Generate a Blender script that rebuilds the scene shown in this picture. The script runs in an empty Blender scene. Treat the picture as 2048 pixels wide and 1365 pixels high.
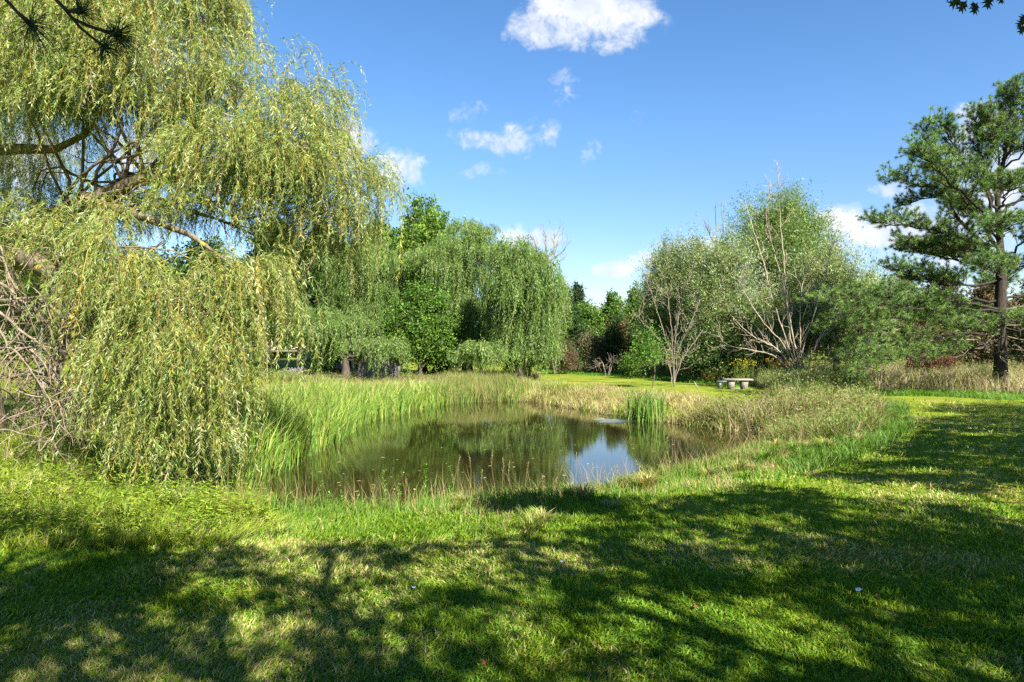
import bpy, math, random
import numpy as np
from mathutils import Vector

R = math.radians
PI = math.pi
S = bpy.context.scene
COL = S.collection
F = 1365.0            # focal length in photo pixels (24 mm on 36 mm)
EYE = 1.7
HZ = 700.0            # photo row of the horizon
WATER = -0.5

# ------------------------------------------------------------------ camera
cam = bpy.data.cameras.new('camera')
cam.lens = 24.0; cam.sensor_width = 36.0
cam.shift_y = 17.5 / 2048.0
cam.clip_start = 0.05; cam.clip_end = 3000
camo = bpy.data.objects.new('camera', cam); COL.objects.link(camo)
camo.location = (0, 0, EYE); camo.rotation_euler = (R(90), 0, 0)
S.camera = camo

# ------------------------------------------------------------------ light and sky
SUN_AZ = R(149.0)     # clockwise from +Y: behind the camera, to the right
SUN_EL = R(40.0)
TS = np.array([math.sin(SUN_AZ)*math.cos(SUN_EL), math.cos(SUN_AZ)*math.cos(SUN_EL), math.sin(SUN_EL)])
sl = bpy.data.lights.new('sun', 'SUN'); sl.energy = 5.0; sl.angle = R(0.55); sl.color = (1.0, 0.94, 0.82)
so = bpy.data.objects.new('sun', sl); COL.objects.link(so)
so.rotation_euler = Vector((-TS[0], -TS[1], -TS[2])).to_track_quat('-Z', 'Y').to_euler()
so.location = (20, -30, 40)
S.view_settings.view_transform = 'Standard'; S.view_settings.look = 'None'
S.view_settings.exposure = 1.95; S.view_settings.gamma = 1.0
S.render.engine = 'CYCLES'
cy = S.cycles
cy.max_bounces = 6; cy.diffuse_bounces = 3; cy.glossy_bounces = 3; cy.transmission_bounces = 3; cy.transparent_max_bounces = 4
cy.caustics_reflective = False; cy.caustics_refractive = False
cy.sample_clamp_indirect = 6.0
cy.use_denoising = False
S.render.film_transparent = False

W = bpy.data.worlds.new('World'); S.world = W; W.use_nodes = True
def build_world():
    nt = W.node_tree; N = nt.nodes; L = nt.links
    N.clear()
    out = N.new('ShaderNodeOutputWorld'); bg = N.new('ShaderNodeBackground'); bg.inputs['Strength'].default_value = 0.061
    sky = N.new('ShaderNodeTexSky'); sky.sky_type = 'NISHITA'; sky.sun_disc = False
    sky.sun_elevation = SUN_EL; sky.sun_rotation = SUN_AZ; sky.altitude = 300; sky.air_density = 1.0; sky.dust_density = 0.05; sky.ozone_density = 2.0
    hs = N.new('ShaderNodeHueSaturation'); hs.inputs['Saturation'].default_value = 1.25; hs.inputs['Value'].default_value = 1.0
    L.new(sky.outputs[0], hs.inputs['Color'])
    tint = N.new('ShaderNodeMix'); tint.data_type = 'RGBA'; tint.blend_type = 'MULTIPLY'; tint.inputs['Factor'].default_value = 1; L.new(hs.outputs[0], tint.inputs['A']); tint.inputs['B'].default_value = (1.03, .945, .95, 1)
    tc = N.new('ShaderNodeTexCoord'); sp = N.new('ShaderNodeSeparateXYZ'); L.new(tc.outputs['Generated'], sp.inputs[0])
    hz = N.new('ShaderNodeMapRange'); hz.inputs['From Min'].default_value = 0.0; hz.inputs['From Max'].default_value = .30; hz.inputs['To Min'].default_value = .70; hz.inputs['To Max'].default_value = 1.0
    L.new(sp.outputs[2], hz.inputs['Value']); hm = N.new('ShaderNodeMix'); hm.data_type = 'RGBA'; hm.blend_type = 'MULTIPLY'; hm.inputs['Factor'].default_value = 1
    L.new(tint.outputs['Result'], hm.inputs['A']); L.new(hz.outputs[0], hm.inputs['B'])
    def M(op, a, b=None, c=None, clamp=False):
        n = N.new('ShaderNodeMath'); n.operation = op; n.use_clamp = clamp
        for i, v in enumerate((a, b, c)):
            if v is None: continue
            if isinstance(v, (int, float)): n.inputs[i].default_value = v
            else: L.new(v, n.inputs[i])
        return n.outputs[0]
    ysafe = M('MAXIMUM', sp.outputs[1], 0.02)
    u = M('DIVIDE', sp.outputs[0], ysafe); v = M('DIVIDE', sp.outputs[2], ysafe)
    cb = N.new('ShaderNodeCombineXYZ'); L.new(u, cb.inputs[0]); L.new(v, cb.inputs[1])
    def noise(vec, sc, det, rough, off=0.0, dist=0.0):
        mp = N.new('ShaderNodeMapping'); mp.inputs['Location'].default_value = (off, off*0.7, off*1.3)
        L.new(vec, mp.inputs['Vector'])
        n = N.new('ShaderNodeTexNoise'); n.inputs['Scale'].default_value = sc; n.inputs['Detail'].default_value = det
        n.inputs['Roughness'].default_value = rough; n.inputs['Distortion'].default_value = dist
        L.new(mp.outputs[0], n.inputs['Vector']); return n.outputs[0]
    wob = noise(cb.outputs[0], 26.0, 8.0, 0.62, 3.1, 0.3)
    wisp = noise(cb.outputs[0], 60.0, 6.0, 0.6, 9.0, 0.8)
    lump = noise(cb.outputs[0], 14.0, 6.0, 0.55, 6.1, 0.3)
    clouds = [  # px, py, rx, ry, strength
        (1085, 52, 62, 40, 1.0), (1180, 32, 125, 62, 1.1), (1245, 66, 50, 32, .8), (1110, 20, 60, 40, 1), (1285, 32, 42, 14, .55), (1032, 62, 28, 20, .6),
        (955, 276, 52, 20, .62), (1025, 285, 50, 32, .85), (1080, 266, 42, 26, .6),
        (800, 338, 44, 42, .8), (690, 285, 48, 44, 1.05), (285, 300, 75, 50, 1.1), (60, 320, 90, 60, 1.1), (30, 420, 70, 50, .9), (440, 380, 60, 30, .6),
        (942, 232, 28, 22, .34), (1125, 178, 30, 38, .36), (1180, 306, 20, 28, .42), (972, 338, 26, 14, .42), (935, 348, 18, 10, .36), (1275, 232, 16, 14, .28),
        (1990, 235, 75, 32, .85), (1925, 275, 50, 30, .8), (1950, 330, 75, 40, .85), (1785, 382, 40, 20, .7), (1690, 445, 66, 32, 1.1), (1755, 462, 80, 36, 1.15), (1810, 420, 50, 16, .6),
        (1810, 492, 70, 18, .6), (1900, 470, 130, 60, .9), (1980, 400, 90, 50, .9),
        (1228, 538, 46, 20, .95), (1300, 522, 44, 20, .9), (1400, 500, 90, 24, .9), (1032, 476, 36, 28, .9), (1088, 478, 36, 24, .8), (1192, 596, 24, 10, .7), (1085, 620, 20, 26, .7),
        (1850, 440, 60, 26, .8), (2010, 330, 60, 40, .9), (1700, 500, 50, 14, .6), (640, 240, 30, 16, .4),
        (-250, 250, 220, 90, 1.0), (2300, 350, 200, 80, 1.0), (2700, 150, 180, 70, 1.0), (-700, 450, 240, 60, 1.0), (1500, -300, 160, 60, .9), (500, -500, 200, 80, .9)]
    best = None
    for (px, py, rx, ry, st) in clouds:
        a = M('MULTIPLY', M('SUBTRACT', u, (px-1024)/F), F/rx)
        b = M('MULTIPLY', M('SUBTRACT', v, (HZ-py)/F), F/ry)
        d2 = M('MULTIPLY_ADD', a, a, M('MULTIPLY', b, b))
        m = M('MULTIPLY', M('SUBTRACT', 1.0, M('MULTIPLY', d2, 0.55)), st)
        best = m if best is None else M('SMOOTH_MAX', best, m, 0.25)
    n1 = M('SUBTRACT', wob, 0.5); n2 = M('SUBTRACT', wisp, 0.5)
    dens = M('ADD', best, M('MULTIPLY_ADD', n1, 2.3, M('MULTIPLY', n2, .9)))
    mr = N.new('ShaderNodeMapRange'); mr.interpolation_type = 'SMOOTHSTEP'
    mr.inputs['From Min'].default_value = 0.10; mr.inputs['From Max'].default_value = 1.15
    L.new(dens, mr.inputs['Value'])
    front = M('GREATER_THAN', sp.outputs[1], 0.03); up = M('GREATER_THAN', sp.outputs[2], 0.0)
    mask = M('MULTIPLY', M('MULTIPLY', mr.outputs[0], front), M('MULTIPLY', up, 0.96))
    # cloud body: sunlit white, with bluer shaded parts painted in by noise
    shade = N.new('ShaderNodeMapRange'); L.new(lump, shade.inputs['Value'])
    shade.inputs['From Min'].default_value = 0.35; shade.inputs['From Max'].default_value = 0.62
    shade.inputs['To Min'].default_value = 0.0; shade.inputs['To Max'].default_value = 1.0
    cc = N.new('ShaderNodeMix'); cc.data_type = 'RGBA'; L.new(shade.outputs[0], cc.inputs['Factor'])
    CL = 4.6
    cc.inputs['A'].default_value = (0.72*CL, 0.80*CL, 0.93*CL, 1); cc.inputs['B'].default_value = (1.02*CL, 1.03*CL, 1.05*CL, 1)
    mx = N.new('ShaderNodeMix'); mx.data_type = 'RGBA'
    L.new(mask, mx.inputs['Factor']); L.new(hm.outputs['Result'], mx.inputs['A']); L.new(cc.outputs['Result'], mx.inputs['B'])
    L.new(mx.outputs['Result'], bg.inputs['Color']); L.new(bg.outputs[0], out.inputs[0])
build_world()
W.cycles.sampling_method = 'MANUAL'; W.cycles.sample_map_resolution = 512

# ------------------------------------------------------------------ helpers
rng = np.random.default_rng(7)
random.seed(7)

def tag(o, label=None, cat=None, group=None, kind=None):
    if label: o['label'] = label
    if cat: o['category'] = cat
    if group: o['group'] = group
    if kind: o['kind'] = kind
    return o

def empty(name, loc, label, cat, group=None, rz=0):
    o = bpy.data.objects.new(name, None); COL.objects.link(o)
    o.location = loc; o.rotation_euler = (0, 0, rz); o.empty_display_size = 0.3
    tag(o, label, cat, group); bpy.context.view_layer.update() if False else None
    return o

def norm(v):
    return v / np.maximum(np.linalg.norm(v, axis=-1, keepdims=True), 1e-9)

class MB:
    """collects vertices, quads and triangles with a colour per vertex"""
    def __init__(s): s.v = []; s.q = []; s.t = []; s.c = []; s.n = 0
    def add(s, v, q=None, t=None, c=(1, 1, 1)):
        v = np.asarray(v, float).reshape(-1, 3)
        c = np.asarray(c, float)
        if c.ndim == 1: c = np.tile(c, (len(v), 1))
        s.v.append(v); s.c.append(c)
        if q is not None and len(q): s.q.append(np.asarray(q, int).reshape(-1, 4) + s.n)
        if t is not None and len(t): s.t.append(np.asarray(t, int).reshape(-1, 3) + s.n)
        s.n += len(v)
    def build(s, name, mat, parent=None, smooth=False):
        me = bpy.data.meshes.new(name)
        v = np.concatenate(s.v) if s.v else np.zeros((0, 3)); c = np.concatenate(s.c) if s.c else np.zeros((0, 3))
        q = np.concatenate(s.q) if s.q else np.zeros((0, 4), int)
        t = np.concatenate(s.t) if s.t else np.zeros((0, 3), int)
        if parent is not None: v = v - np.array(parent.location)[None]
        me.vertices.add(len(v)); me.vertices.foreach_set('co', v.astype(np.float32).ravel())
        nl = len(q)*4 + len(t)*3
        me.loops.add(nl); me.loops.foreach_set('vertex_index', np.concatenate([q.ravel(), t.ravel()]).astype(np.int32))
        me.polygons.add(len(q)+len(t))
        st = np.concatenate([np.arange(len(q))*4, len(q)*4 + np.arange(len(t))*3]).astype(np.int32)
        me.polygons.foreach_set('loop_start', st)
        if smooth: me.polygons.foreach_set('use_smooth', np.ones(len(st), bool))
        me.update(calc_edges=True)
        a = me.attributes.new('tint', 'FLOAT_COLOR', 'POINT')
        a.data.foreach_set('color', np.concatenate([c, np.ones((len(c), 1))], 1).astype(np.float32).ravel())
        me.materials.append(mat)
        o = bpy.data.objects.new(name, me); COL.objects.link(o)
        if parent is not None: o.parent = parent
        return o
    def box(s, x0, x1, y0, y1, z0, z1, c=(1, 1, 1)):
        v = [(x, y, z) for z in (z0, z1) for y in (y0, y1) for x in (x0, x1)]
        s.add(v, [(0, 2, 3, 1), (4, 5, 7, 6), (0, 1, 5, 4), (2, 6, 7, 3), (0, 4, 6, 2), (1, 3, 7, 5)], c=c)
    def tube(s, P, rad, sides=6, c=(1, 1, 1), cap=True):
        P = np.asarray(P, float); n = len(P); rad = np.broadcast_to(np.asarray(rad, float), (n,))
        T = norm(np.gradient(P, axis=0))
        ref = np.where(np.abs(T[:, 2:3]) > .9, np.array([[1., 0, 0]]), np.array([[0., 0, 1.]]))
        # keep frames consistent: one reference for the whole tube
        ref = np.tile(np.array([[1., 0.13, 0.07]]) if np.abs(T[:, 0]).mean() < .7 else np.array([[0.1, 0.2, 1.]]), (n, 1))
        A = norm(np.cross(T, ref)); B = np.cross(T, A)
        an = np.arange(sides)/sides*2*PI
        ring = P[:, None] + rad[:, None, None]*(A[:, None]*np.cos(an)[None, :, None] + B[:, None]*np.sin(an)[None, :, None])
        v = ring.reshape(-1, 3)
        i = np.arange(n-1)[:, None]*sides; j = np.arange(sides)[None]; k = (j+1) % sides
        q = np.stack([i+j, i+k, i+sides+k, i+sides+j], -1).reshape(-1, 4)
        t = []
        if cap:
            v = np.concatenate([v, P[-1:], P[:1]])
            t = [((n-1)*sides+a, (n-1)*sides+(a+1) % sides, n*sides) for a in range(sides)] + [((a+1) % sides, a, n*sides+1) for a in range(sides)]
        s.add(v, q, t, c)
    def quads(s, P, D, Wv, L, wd, c):
        """leaf rhombi: base P, along D, width dir Wv"""
        L = np.broadcast_to(np.asarray(L, float), (len(P),))[:, None]; wd = np.broadcast_to(np.asarray(wd, float), (len(P),))[:, None]
        m = P + D*L*.42
        v = np.stack([P, m + Wv*wd*.5, P + D*L, m - Wv*wd*.5], 1).reshape(-1, 3)
        s.add(v, np.arange(len(P)*4).reshape(-1, 4), c=np.repeat(c, 4, 0))
    def tris(s, P, D, Wv, L, wd, c):
        L = np.broadcast_to(np.asarray(L, float), (len(P),))[:, None]; wd = np.broadcast_to(np.asarray(wd, float), (len(P),))[:, None]
        v = np.stack([P - Wv*wd*.5, P + Wv*wd*.5, P + D*L], 1).reshape(-1, 3)
        s.add(v, None, np.arange(len(P)*3).reshape(-1, 3), c=np.repeat(c, 3, 0))
    def blades(s, P, D, B, Wv, L, wd, c):
        """bent grass blades: base P, first half along D, second half along B"""
        L = np.broadcast_to(np.asarray(L, float), (len(P),))[:, None]; wd = np.broadcast_to(np.asarray(wd, float), (len(P),))[:, None]
        m = P + D*L*.55; t = m + B*L*.45
        v = np.stack([P - Wv*wd*.5, P + Wv*wd*.5, m + Wv*wd*.42, m - Wv*wd*.42, t], 1).reshape(-1, 3)
        n = np.arange(len(P))[:, None]*5
        s.add(v, n + np.array([[0, 1, 2, 3]]), n + np.array([[3, 2, 4]]), c=np.repeat(c, 5, 0))

def rdir(n, zmin=-1, zmax=1):
    z = rng.uniform(zmin, zmax, n); a = rng.uniform(0, 2*PI, n); r = np.sqrt(np.maximum(0, 1-z*z))
    return np.stack([r*np.cos(a), r*np.sin(a), z], 1)

def at(px, py, Y): return np.array([(px-1024)/F*Y, Y, EYE + (HZ-py)/F*Y])

def mixc(cols, n, jit=.12, w=None):
    cols = np.array(cols, float); k = rng.choice(len(cols), n, p=None if w is None else np.array(w)/sum(w))
    return cols[k]*np.exp(rng.normal(0, jit, (n, 1)))*np.exp(rng.normal(0, jit*.35, (n, 3)))

_H = rng.random((256, 256))
def vnoise(x, y):
    xi = np.floor(x).astype(int); yi = np.floor(y).astype(int); fx = x-xi; fy = y-yi
    fx = fx*fx*(3-2*fx); fy = fy*fy*(3-2*fy)
    g = lambda a, b: _H[a & 255, b & 255]
    return (g(xi, yi)*(1-fx)+g(xi+1, yi)*fx)*(1-fy) + (g(xi, yi+1)*(1-fx)+g(xi+1, yi+1)*fx)*fy
def fbm(x, y, s=1.0):
    return (vnoise(x*s, y*s)*.5 + vnoise(x*s*2.1+17, y*s*2.1+5)*.27 + vnoise(x*s*4.3+3, y*s*4.3+31)*.15 + vnoise(x*s*9+7, y*s*9+2)*.08)

# ------------------------------------------------------------------ materials
def nodemat(name):
    m = bpy.data.materials.new(name); m.use_nodes = True; nt = m.node_tree; nt.nodes.clear()
    return m, nt.nodes, nt.links
def leaf_mat(name, trans=.38, gloss=.01, rough=.6, tcol=(1.0, 1.1, .45)):
    m, N, L = nodemat(name)
    o = N.new('ShaderNodeOutputMaterial'); at_ = N.new('ShaderNodeAttribute'); at_.attribute_name = 'tint'
    d = N.new('ShaderNodeBsdfDiffuse'); t = N.new('ShaderNodeBsdfTranslucent'); g = N.new('ShaderNodeBsdfGlossy'); g.inputs['Roughness'].default_value = rough
    g.inputs['Color'].default_value = (.9, .95, 1, 1)
    mul = N.new('ShaderNodeMix'); mul.data_type = 'RGBA'; mul.blend_type = 'MULTIPLY'; mul.inputs['Factor'].default_value = 1
    mul.inputs['B'].default_value = (*tcol, 1)
    L.new(at_.outputs['Color'], d.inputs['Color']); L.new(at_.outputs['Color'], mul.inputs['A']); L.new(mul.outputs['Result'], t.inputs['Color'])
    a = N.new('ShaderNodeMixShader'); a.inputs[0].default_value = trans; L.new(d.outputs[0], a.inputs[1]); L.new(t.outputs[0], a.inputs[2])
    b = N.new('ShaderNodeMixShader'); b.inputs[0].default_value = gloss; L.new(a.outputs[0], b.inputs[1]); L.new(g.outputs[0], b.inputs[2])
    L.new(b.outputs[0], o.inputs[0]); return m
def bark_mat(name, c1, c2, scale=6.0, c3=None, w3=.62):
    m, N, L = nodemat(name)
    o = N.new('ShaderNodeOutputMaterial'); p = N.new('ShaderNodeBsdfPrincipled'); p.inputs['Roughness'].default_value = .9; p.inputs['Specular IOR Level'].default_value = .15
    tc = N.new('ShaderNodeTexCoord'); mp = N.new('ShaderNodeMapping'); mp.inputs['Scale'].default_value = (1, 1, .25); L.new(tc.outputs['Object'], mp.inputs[0])
    n = N.new('ShaderNodeTexNoise'); n.inputs['Scale'].default_value = scale*3; n.inputs['Detail'].default_value = 6; n.inputs['Roughness'].default_value = .7; L.new(mp.outputs[0], n.inputs['Vector'])
    r = N.new('ShaderNodeValToRGB'); r.color_ramp.elements[0].position = .35; r.color_ramp.elements[1].position = .68
    r.color_ramp.elements[0].color = (*c1, 1); r.color_ramp.elements[1].color = (*c2, 1); L.new(n.outputs[0], r.inputs[0])
    last = r.outputs[0]
    if c3:
        n3 = N.new('ShaderNodeTexNoise'); n3.inputs['Scale'].default_value = scale*.9; n3.inputs['Detail'].default_value = 4; L.new(tc.outputs['Object'], n3.inputs['Vector'])
        r3 = N.new('ShaderNodeValToRGB'); r3.color_ramp.elements[0].position = w3; r3.color_ramp.elements[1].position = w3+.04; L.new(n3.outputs[0], r3.inputs[0])
        mx = N.new('ShaderNodeMix'); mx.data_type = 'RGBA'; L.new(r3.outputs[0], mx.inputs['Factor']); L.new(last, mx.inputs['A']); mx.inputs['B'].default_value = (*c3, 1); last = mx.outputs['Result']
    L.new(last, p.inputs['Base Color'])
    bp = N.new('ShaderNodeBump'); bp.inputs['Strength'].default_value = .7; bp.inputs['Distance'].default_value = .03; L.new(n.outputs[0], bp.inputs['Height']); L.new(bp.outputs[0], p.inputs['Normal'])
    L.new(p.outputs[0], o.inputs[0]); return m
def flat_mat(name, c, rough=.6, spec=.3):
    m, N, L = nodemat(name)
    o = N.new('ShaderNodeOutputMaterial'); p = N.new('ShaderNodeBsdfPrincipled'); p.inputs['Roughness'].default_value = rough; p.inputs['Specular IOR Level'].default_value = spec
    n = N.new('ShaderNodeTexNoise'); n.inputs['Scale'].default_value = 9; n.inputs['Detail'].default_value = 5
    r = N.new('ShaderNodeValToRGB'); r.color_ramp.elements[0].color = (*[x*.78 for x in c], 1); r.color_ramp.elements[1].color = (*[min(1, x*1.15) for x in c], 1)
    r.color_ramp.elements[0].position = .3; r.color_ramp.elements[1].position = .7
    tc = N.new('ShaderNodeTexCoord'); L.new(tc.outputs['Object'], n.inputs['Vector'])
    L.new(n.outputs[0], r.inputs[0]); L.new(r.outputs[0], p.inputs['Base Color']); L.new(p.outputs[0], o.inputs[0]); return m

M_leaf = leaf_mat('foliage')
M_willow = leaf_mat('willow_foliage', .40, .022, .5, (.95, 1.1, .4))
M_grass = leaf_mat('grass_blades', .38, .010, .5, (1.05, 1.15, .4))
M_needle = leaf_mat('pine_needles', .20, .03, .5, (1, 1.1, .6))
M_bark = bark_mat('dark_bark', (.035, .028, .02), (.14, .115, .09))
M_twig = bark_mat('bare_willow_twigs', (.09, .07, .045), (.27, .22, .16), 5, (.36, .24, .05), .66)
M_willowbark = bark_mat('willow_bark', (.06, .045, .028), (.22, .175, .12), 6, (.42, .26, .04), .60)
M_pale = bark_mat('dead_wood', (.16, .135, .095), (.40, .35, .27), 5)
M_grey = bark_mat('grey_twigs', (.12, .10, .075), (.27, .235, .18), 5)
M_pine = bark_mat('pine_bark', (.016, .013, .011), (.062, .05, .042), 8)
M_birch = bark_mat('birch_bark', (.25, .24, .22), (.75, .74, .72), 4)

# ------------------------------------------------------------------ the lie of the land
def w2(px, py, z=0.0):
    Y = (EYE-z)*F/(py-HZ); return ((px-1024)/F*Y, Y)
POND_PX = [(470, 1012), (570, 1030), (700, 1040), (850, 1032), (1000, 1020), (1120, 1003), (1220, 985), (1330, 958), (1430, 930), (1500, 905), (1545, 884), (1535, 869),
           (1450, 863), (1400, 855), (1330, 846), (1250, 838), (1180, 824), (1110, 811), (1040, 803), (960, 803), (900, 807), (840, 818), (780, 829), (715, 845), (690, 860), (650, 885), (590, 915), (520, 950), (455, 990)]
PP = np.array([w2(a, b, WATER) for a, b in POND_PX])
def smooth_poly(P, k=2):
    for _ in range(k):
        Q = np.roll(P, -1, 0); P = np.stack([P*.75+Q*.25, P*.25+Q*.75], 1).reshape(-1, 2)
    return P
PS = smooth_poly(PP, 2)
def pond_d(x, y):
    """signed distance to the pond shore, negative on the water"""
    x = np.asarray(x, float).ravel(); y = np.asarray(y, float).ravel(); out = np.empty(len(x))
    A = PS; B = np.roll(PS, -1, 0); AB = B-A; ab2 = (AB**2).sum(1)
    for i in range(0, len(x), 20000):
        p = np.stack([x[i:i+20000], y[i:i+20000]], 1)[:, None]
        t = np.clip(((p-A)*AB).sum(2)/ab2, 0, 1); d = np.sqrt((((A+AB*t[..., None])-p)**2).sum(2)).min(1)
        c = (A[:, 1] > p[..., 1]) != (B[:, 1] > p[..., 1])
        xi = A[:, 0] + (p[..., 1]-A[:, 1])/np.where(np.abs(AB[:, 1]) < 1e-9, 1e-9, AB[:, 1])*AB[:, 0]
        ins = ((c & (p[..., 0] < xi)).sum(1) % 2) == 1
        out[i:i+20000] = np.where(ins, -d, d)
    return out
def gz(x, y, d=None):
    x = np.asarray(x, float).ravel(); y = np.asarray(y, float).ravel()
    if d is None: d = pond_d(x, y)
    bank = WATER + .5*(1-np.exp(-(np.maximum(d, 0)/1.15)**1.35))
    z = np.where(d < 0, WATER + np.maximum(d*.45, -.6), bank)
    far = np.clip(d/3, 0, 1)
    z = z + far*(fbm(x, y, .12)-.5)*.12
    z = z + .95*np.exp(-(((x+20)/13)**2 + ((y-66)/9)**2)) + .25*np.exp(-(((x+11)/4.5)**2+((y-10)/4)**2))
    return z
def g1(x, y): return float(gz([x], [y])[0])

def build_ground():
    def axis(lo, hi, fine, n_out, far):
        a = np.arange(lo, hi, fine); k = np.geomspace(fine*1.5, far, n_out)
        return np.concatenate([lo-k[::-1], a, hi+k])
    xs = axis(-16, 22, .22, 34, 900); ys = axis(1.0, 34, .22, 34, 900)
    X, Y = np.meshgrid(xs, ys); Z = gz(X, Y)
    v = np.stack([X.ravel(), Y.ravel(), Z], 1); nx = len(xs); ny = len(ys)
    i = np.arange(ny-1)[:, None]*nx; j = np.arange(nx-1)[None]
    q = np.stack([i+j, i+j+1, i+nx+j+1, i+nx+j], -1).reshape(-1, 4)
    d = pond_d(X, Y)
    wet = np.clip(1-(d/.8), 0, 1)[:, None]
    c = np.concatenate([wet, wet*0, wet*0], 1)
    m, N, L = nodemat('lawn_ground')
    o = N.new('ShaderNodeOutputMaterial'); p = N.new('ShaderNodeBsdfPrincipled'); p.inputs['Roughness'].default_value = .95; p.inputs['Specular IOR Level'].default_value = .1
    tc = N.new('ShaderNodeTexCoord')
    def noise(sc, det=5, ro=.6):
        n = N.new('ShaderNodeTexNoise'); n.inputs['Scale'].default_value = sc; n.inputs['Detail'].default_value = det; n.inputs['Roughness'].default_value = ro
        L.new(tc.outputs['Object'], n.inputs['Vector']); return n
    n1 = noise(.55, 6, .65); r1 = N.new('ShaderNodeValToRGB')
    e = r1.color_ramp.elements; e[0].position = .36; e[0].color = (.09, .14, .010, 1); e[1].position = .64; e[1].color = (.25, .24, .05, 1)
    e2 = r1.color_ramp.elements.new(.5); e2.color = (.16, .21, .016, 1)
    L.new(n1.outputs[0], r1.inputs[0])
    n2 = noise(38, 6, .7); r2 = N.new('ShaderNodeValToRGB'); r2.color_ramp.elements[0].position = .3; r2.color_ramp.elements[0].color = (.45, .5, .4, 1); r2.color_ramp.elements[1].position = .68; r2.color_ramp.elements[1].color = (1.2, 1.15, 1.1, 1)
    L.new(n2.outputs[0], r2.inputs[0])
    mu = N.new('ShaderNodeMix'); mu.data_type = 'RGBA'; mu.blend_type = 'MULTIPLY'; mu.inputs['Factor'].default_value = 1; L.new(r1.outputs[0], mu.inputs['A']); L.new(r2.outputs[0], mu.inputs['B'])
    a = N.new('ShaderNodeAttribute'); a.attribute_name = 'tint'; sp = N.new('ShaderNodeSeparateColor'); L.new(a.outputs['Color'], sp.inputs[0])
    mx = N.new('ShaderNodeMix'); mx.data_type = 'RGBA'; L.new(sp.outputs[0], mx.inputs['Factor']); L.new(mu.outputs['Result'], mx.inputs['A']); mx.inputs['B'].default_value = (.045, .034, .018, 1)
    L.new(mx.outputs['Result'], p.inputs['Base Color'])
    bp = N.new('ShaderNodeBump'); bp.inputs['Strength'].default_value = .6; bp.inputs['Distance'].default_value = .04; L.new(n2.outputs[0], bp.inputs['Height']); L.new(bp.outputs[0], p.inputs['Normal'])
    L.new(p.outputs[0], o.inputs[0])
    mb = MB(); mb.add(v, q, c=c); g = mb.build('ground', m, smooth=True); tag(g, kind='structure', label='mown green lawn running round the pond to the tree line')
build_ground()

def build_water():
    P = PS.copy(); c = P.mean(0); T = np.roll(P, -1, 0)-np.roll(P, 1, 0); T = T/np.linalg.norm(T, axis=1, keepdims=True)
    Nn = np.stack([T[:, 1], -T[:, 0]], 1)
    if pond_d(*(P+Nn*.05).T).mean() < 0: Nn = -Nn
    Q = P + Nn*.35
    n = len(Q); v = np.concatenate([np.c_[Q, np.full(n, WATER)]])
    me = bpy.data.meshes.new('water')
    import bmesh
    bm = bmesh.new(); vs = [bm.verts.new(x) for x in v]; f = bm.faces.new(vs); bmesh.ops.triangulate(bm, faces=[f]); bmesh.ops.recalc_face_normals(bm, faces=bm.faces[:])
    if bm.faces[:][0].normal.z < 0: bmesh.ops.reverse_faces(bm, faces=bm.faces[:])
    bm.to_mesh(me); bm.free()
    m, N, L = nodemat('pond_water')
    o = N.new('ShaderNodeOutputMaterial'); p = N.new('ShaderNodeBsdfPrincipled'); p.inputs['Roughness'].default_value = .015; p.inputs['IOR'].default_value = 1.46
    p.inputs['Specular IOR Level'].default_value = .62
    tc = N.new('ShaderNodeTexCoord')
    n0 = N.new('ShaderNodeTexNoise'); n0.inputs['Scale'].default_value = .35; n0.inputs['Detail'].default_value = 4; L.new(tc.outputs['Object'], n0.inputs['Vector'])
    r = N.new('ShaderNodeValToRGB'); r.color_ramp.elements[0].position = .35; r.color_ramp.elements[0].color = (.010, .010, .003, 1); r.color_ramp.elements[1].position = .65; r.color_ramp.elements[1].color = (.024, .020, .005, 1)
    L.new(n0.outputs[0], r.inputs[0]); L.new(r.outputs[0], p.inputs['Base Color'])
    mp = N.new('ShaderNodeMapping'); mp.inputs['Scale'].default_value = (1.0, 2.6, 1); mp.inputs['Rotation'].default_value = (0, 0, R(12)); L.new(tc.outputs['Object'], mp.inputs[0])
    n1 = N.new('ShaderNodeTexNoise'); n1.inputs['Scale'].default_value = 5.5; n1.inputs['Detail'].default_value = 3; n1.inputs['Roughness'].default_value = .5; L.new(mp.outputs[0], n1.inputs['Vector'])
    n2 = N.new('ShaderNodeTexNoise'); n2.inputs['Scale'].default_value = .28; n2.inputs['Detail'].default_value = 2; L.new(tc.outputs['Object'], n2.inputs['Vector'])
    r2 = N.new('ShaderNodeMapRange'); r2.inputs['From Min'].default_value = .38; r2.inputs['From Max'].default_value = .66; r2.inputs['To Min'].default_value = .25; r2.inputs['To Max'].default_value = 1.0; L.new(n2.outputs[0], r2.inputs['Value'])
    mm = N.new('ShaderNodeMath'); mm.operation = 'MULTIPLY'; L.new(n1.outputs[0], mm.inputs[0]); L.new(r2.outputs[0], mm.inputs[1])
    bp = N.new('ShaderNodeBump'); bp.inputs['Strength'].default_value = .16; bp.inputs['Distance'].default_value = .005; L.new(mm.outputs[0], bp.inputs['Height']); L.new(bp.outputs[0], p.inputs['Normal'])
    L.new(p.outputs[0], o.inputs[0]); me.materials.append(m)
    w = bpy.data.objects.new('water', me); COL.objects.link(w); tag(w, kind='structure', label='still murky pond reflecting trees and sky')
build_water()

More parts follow.
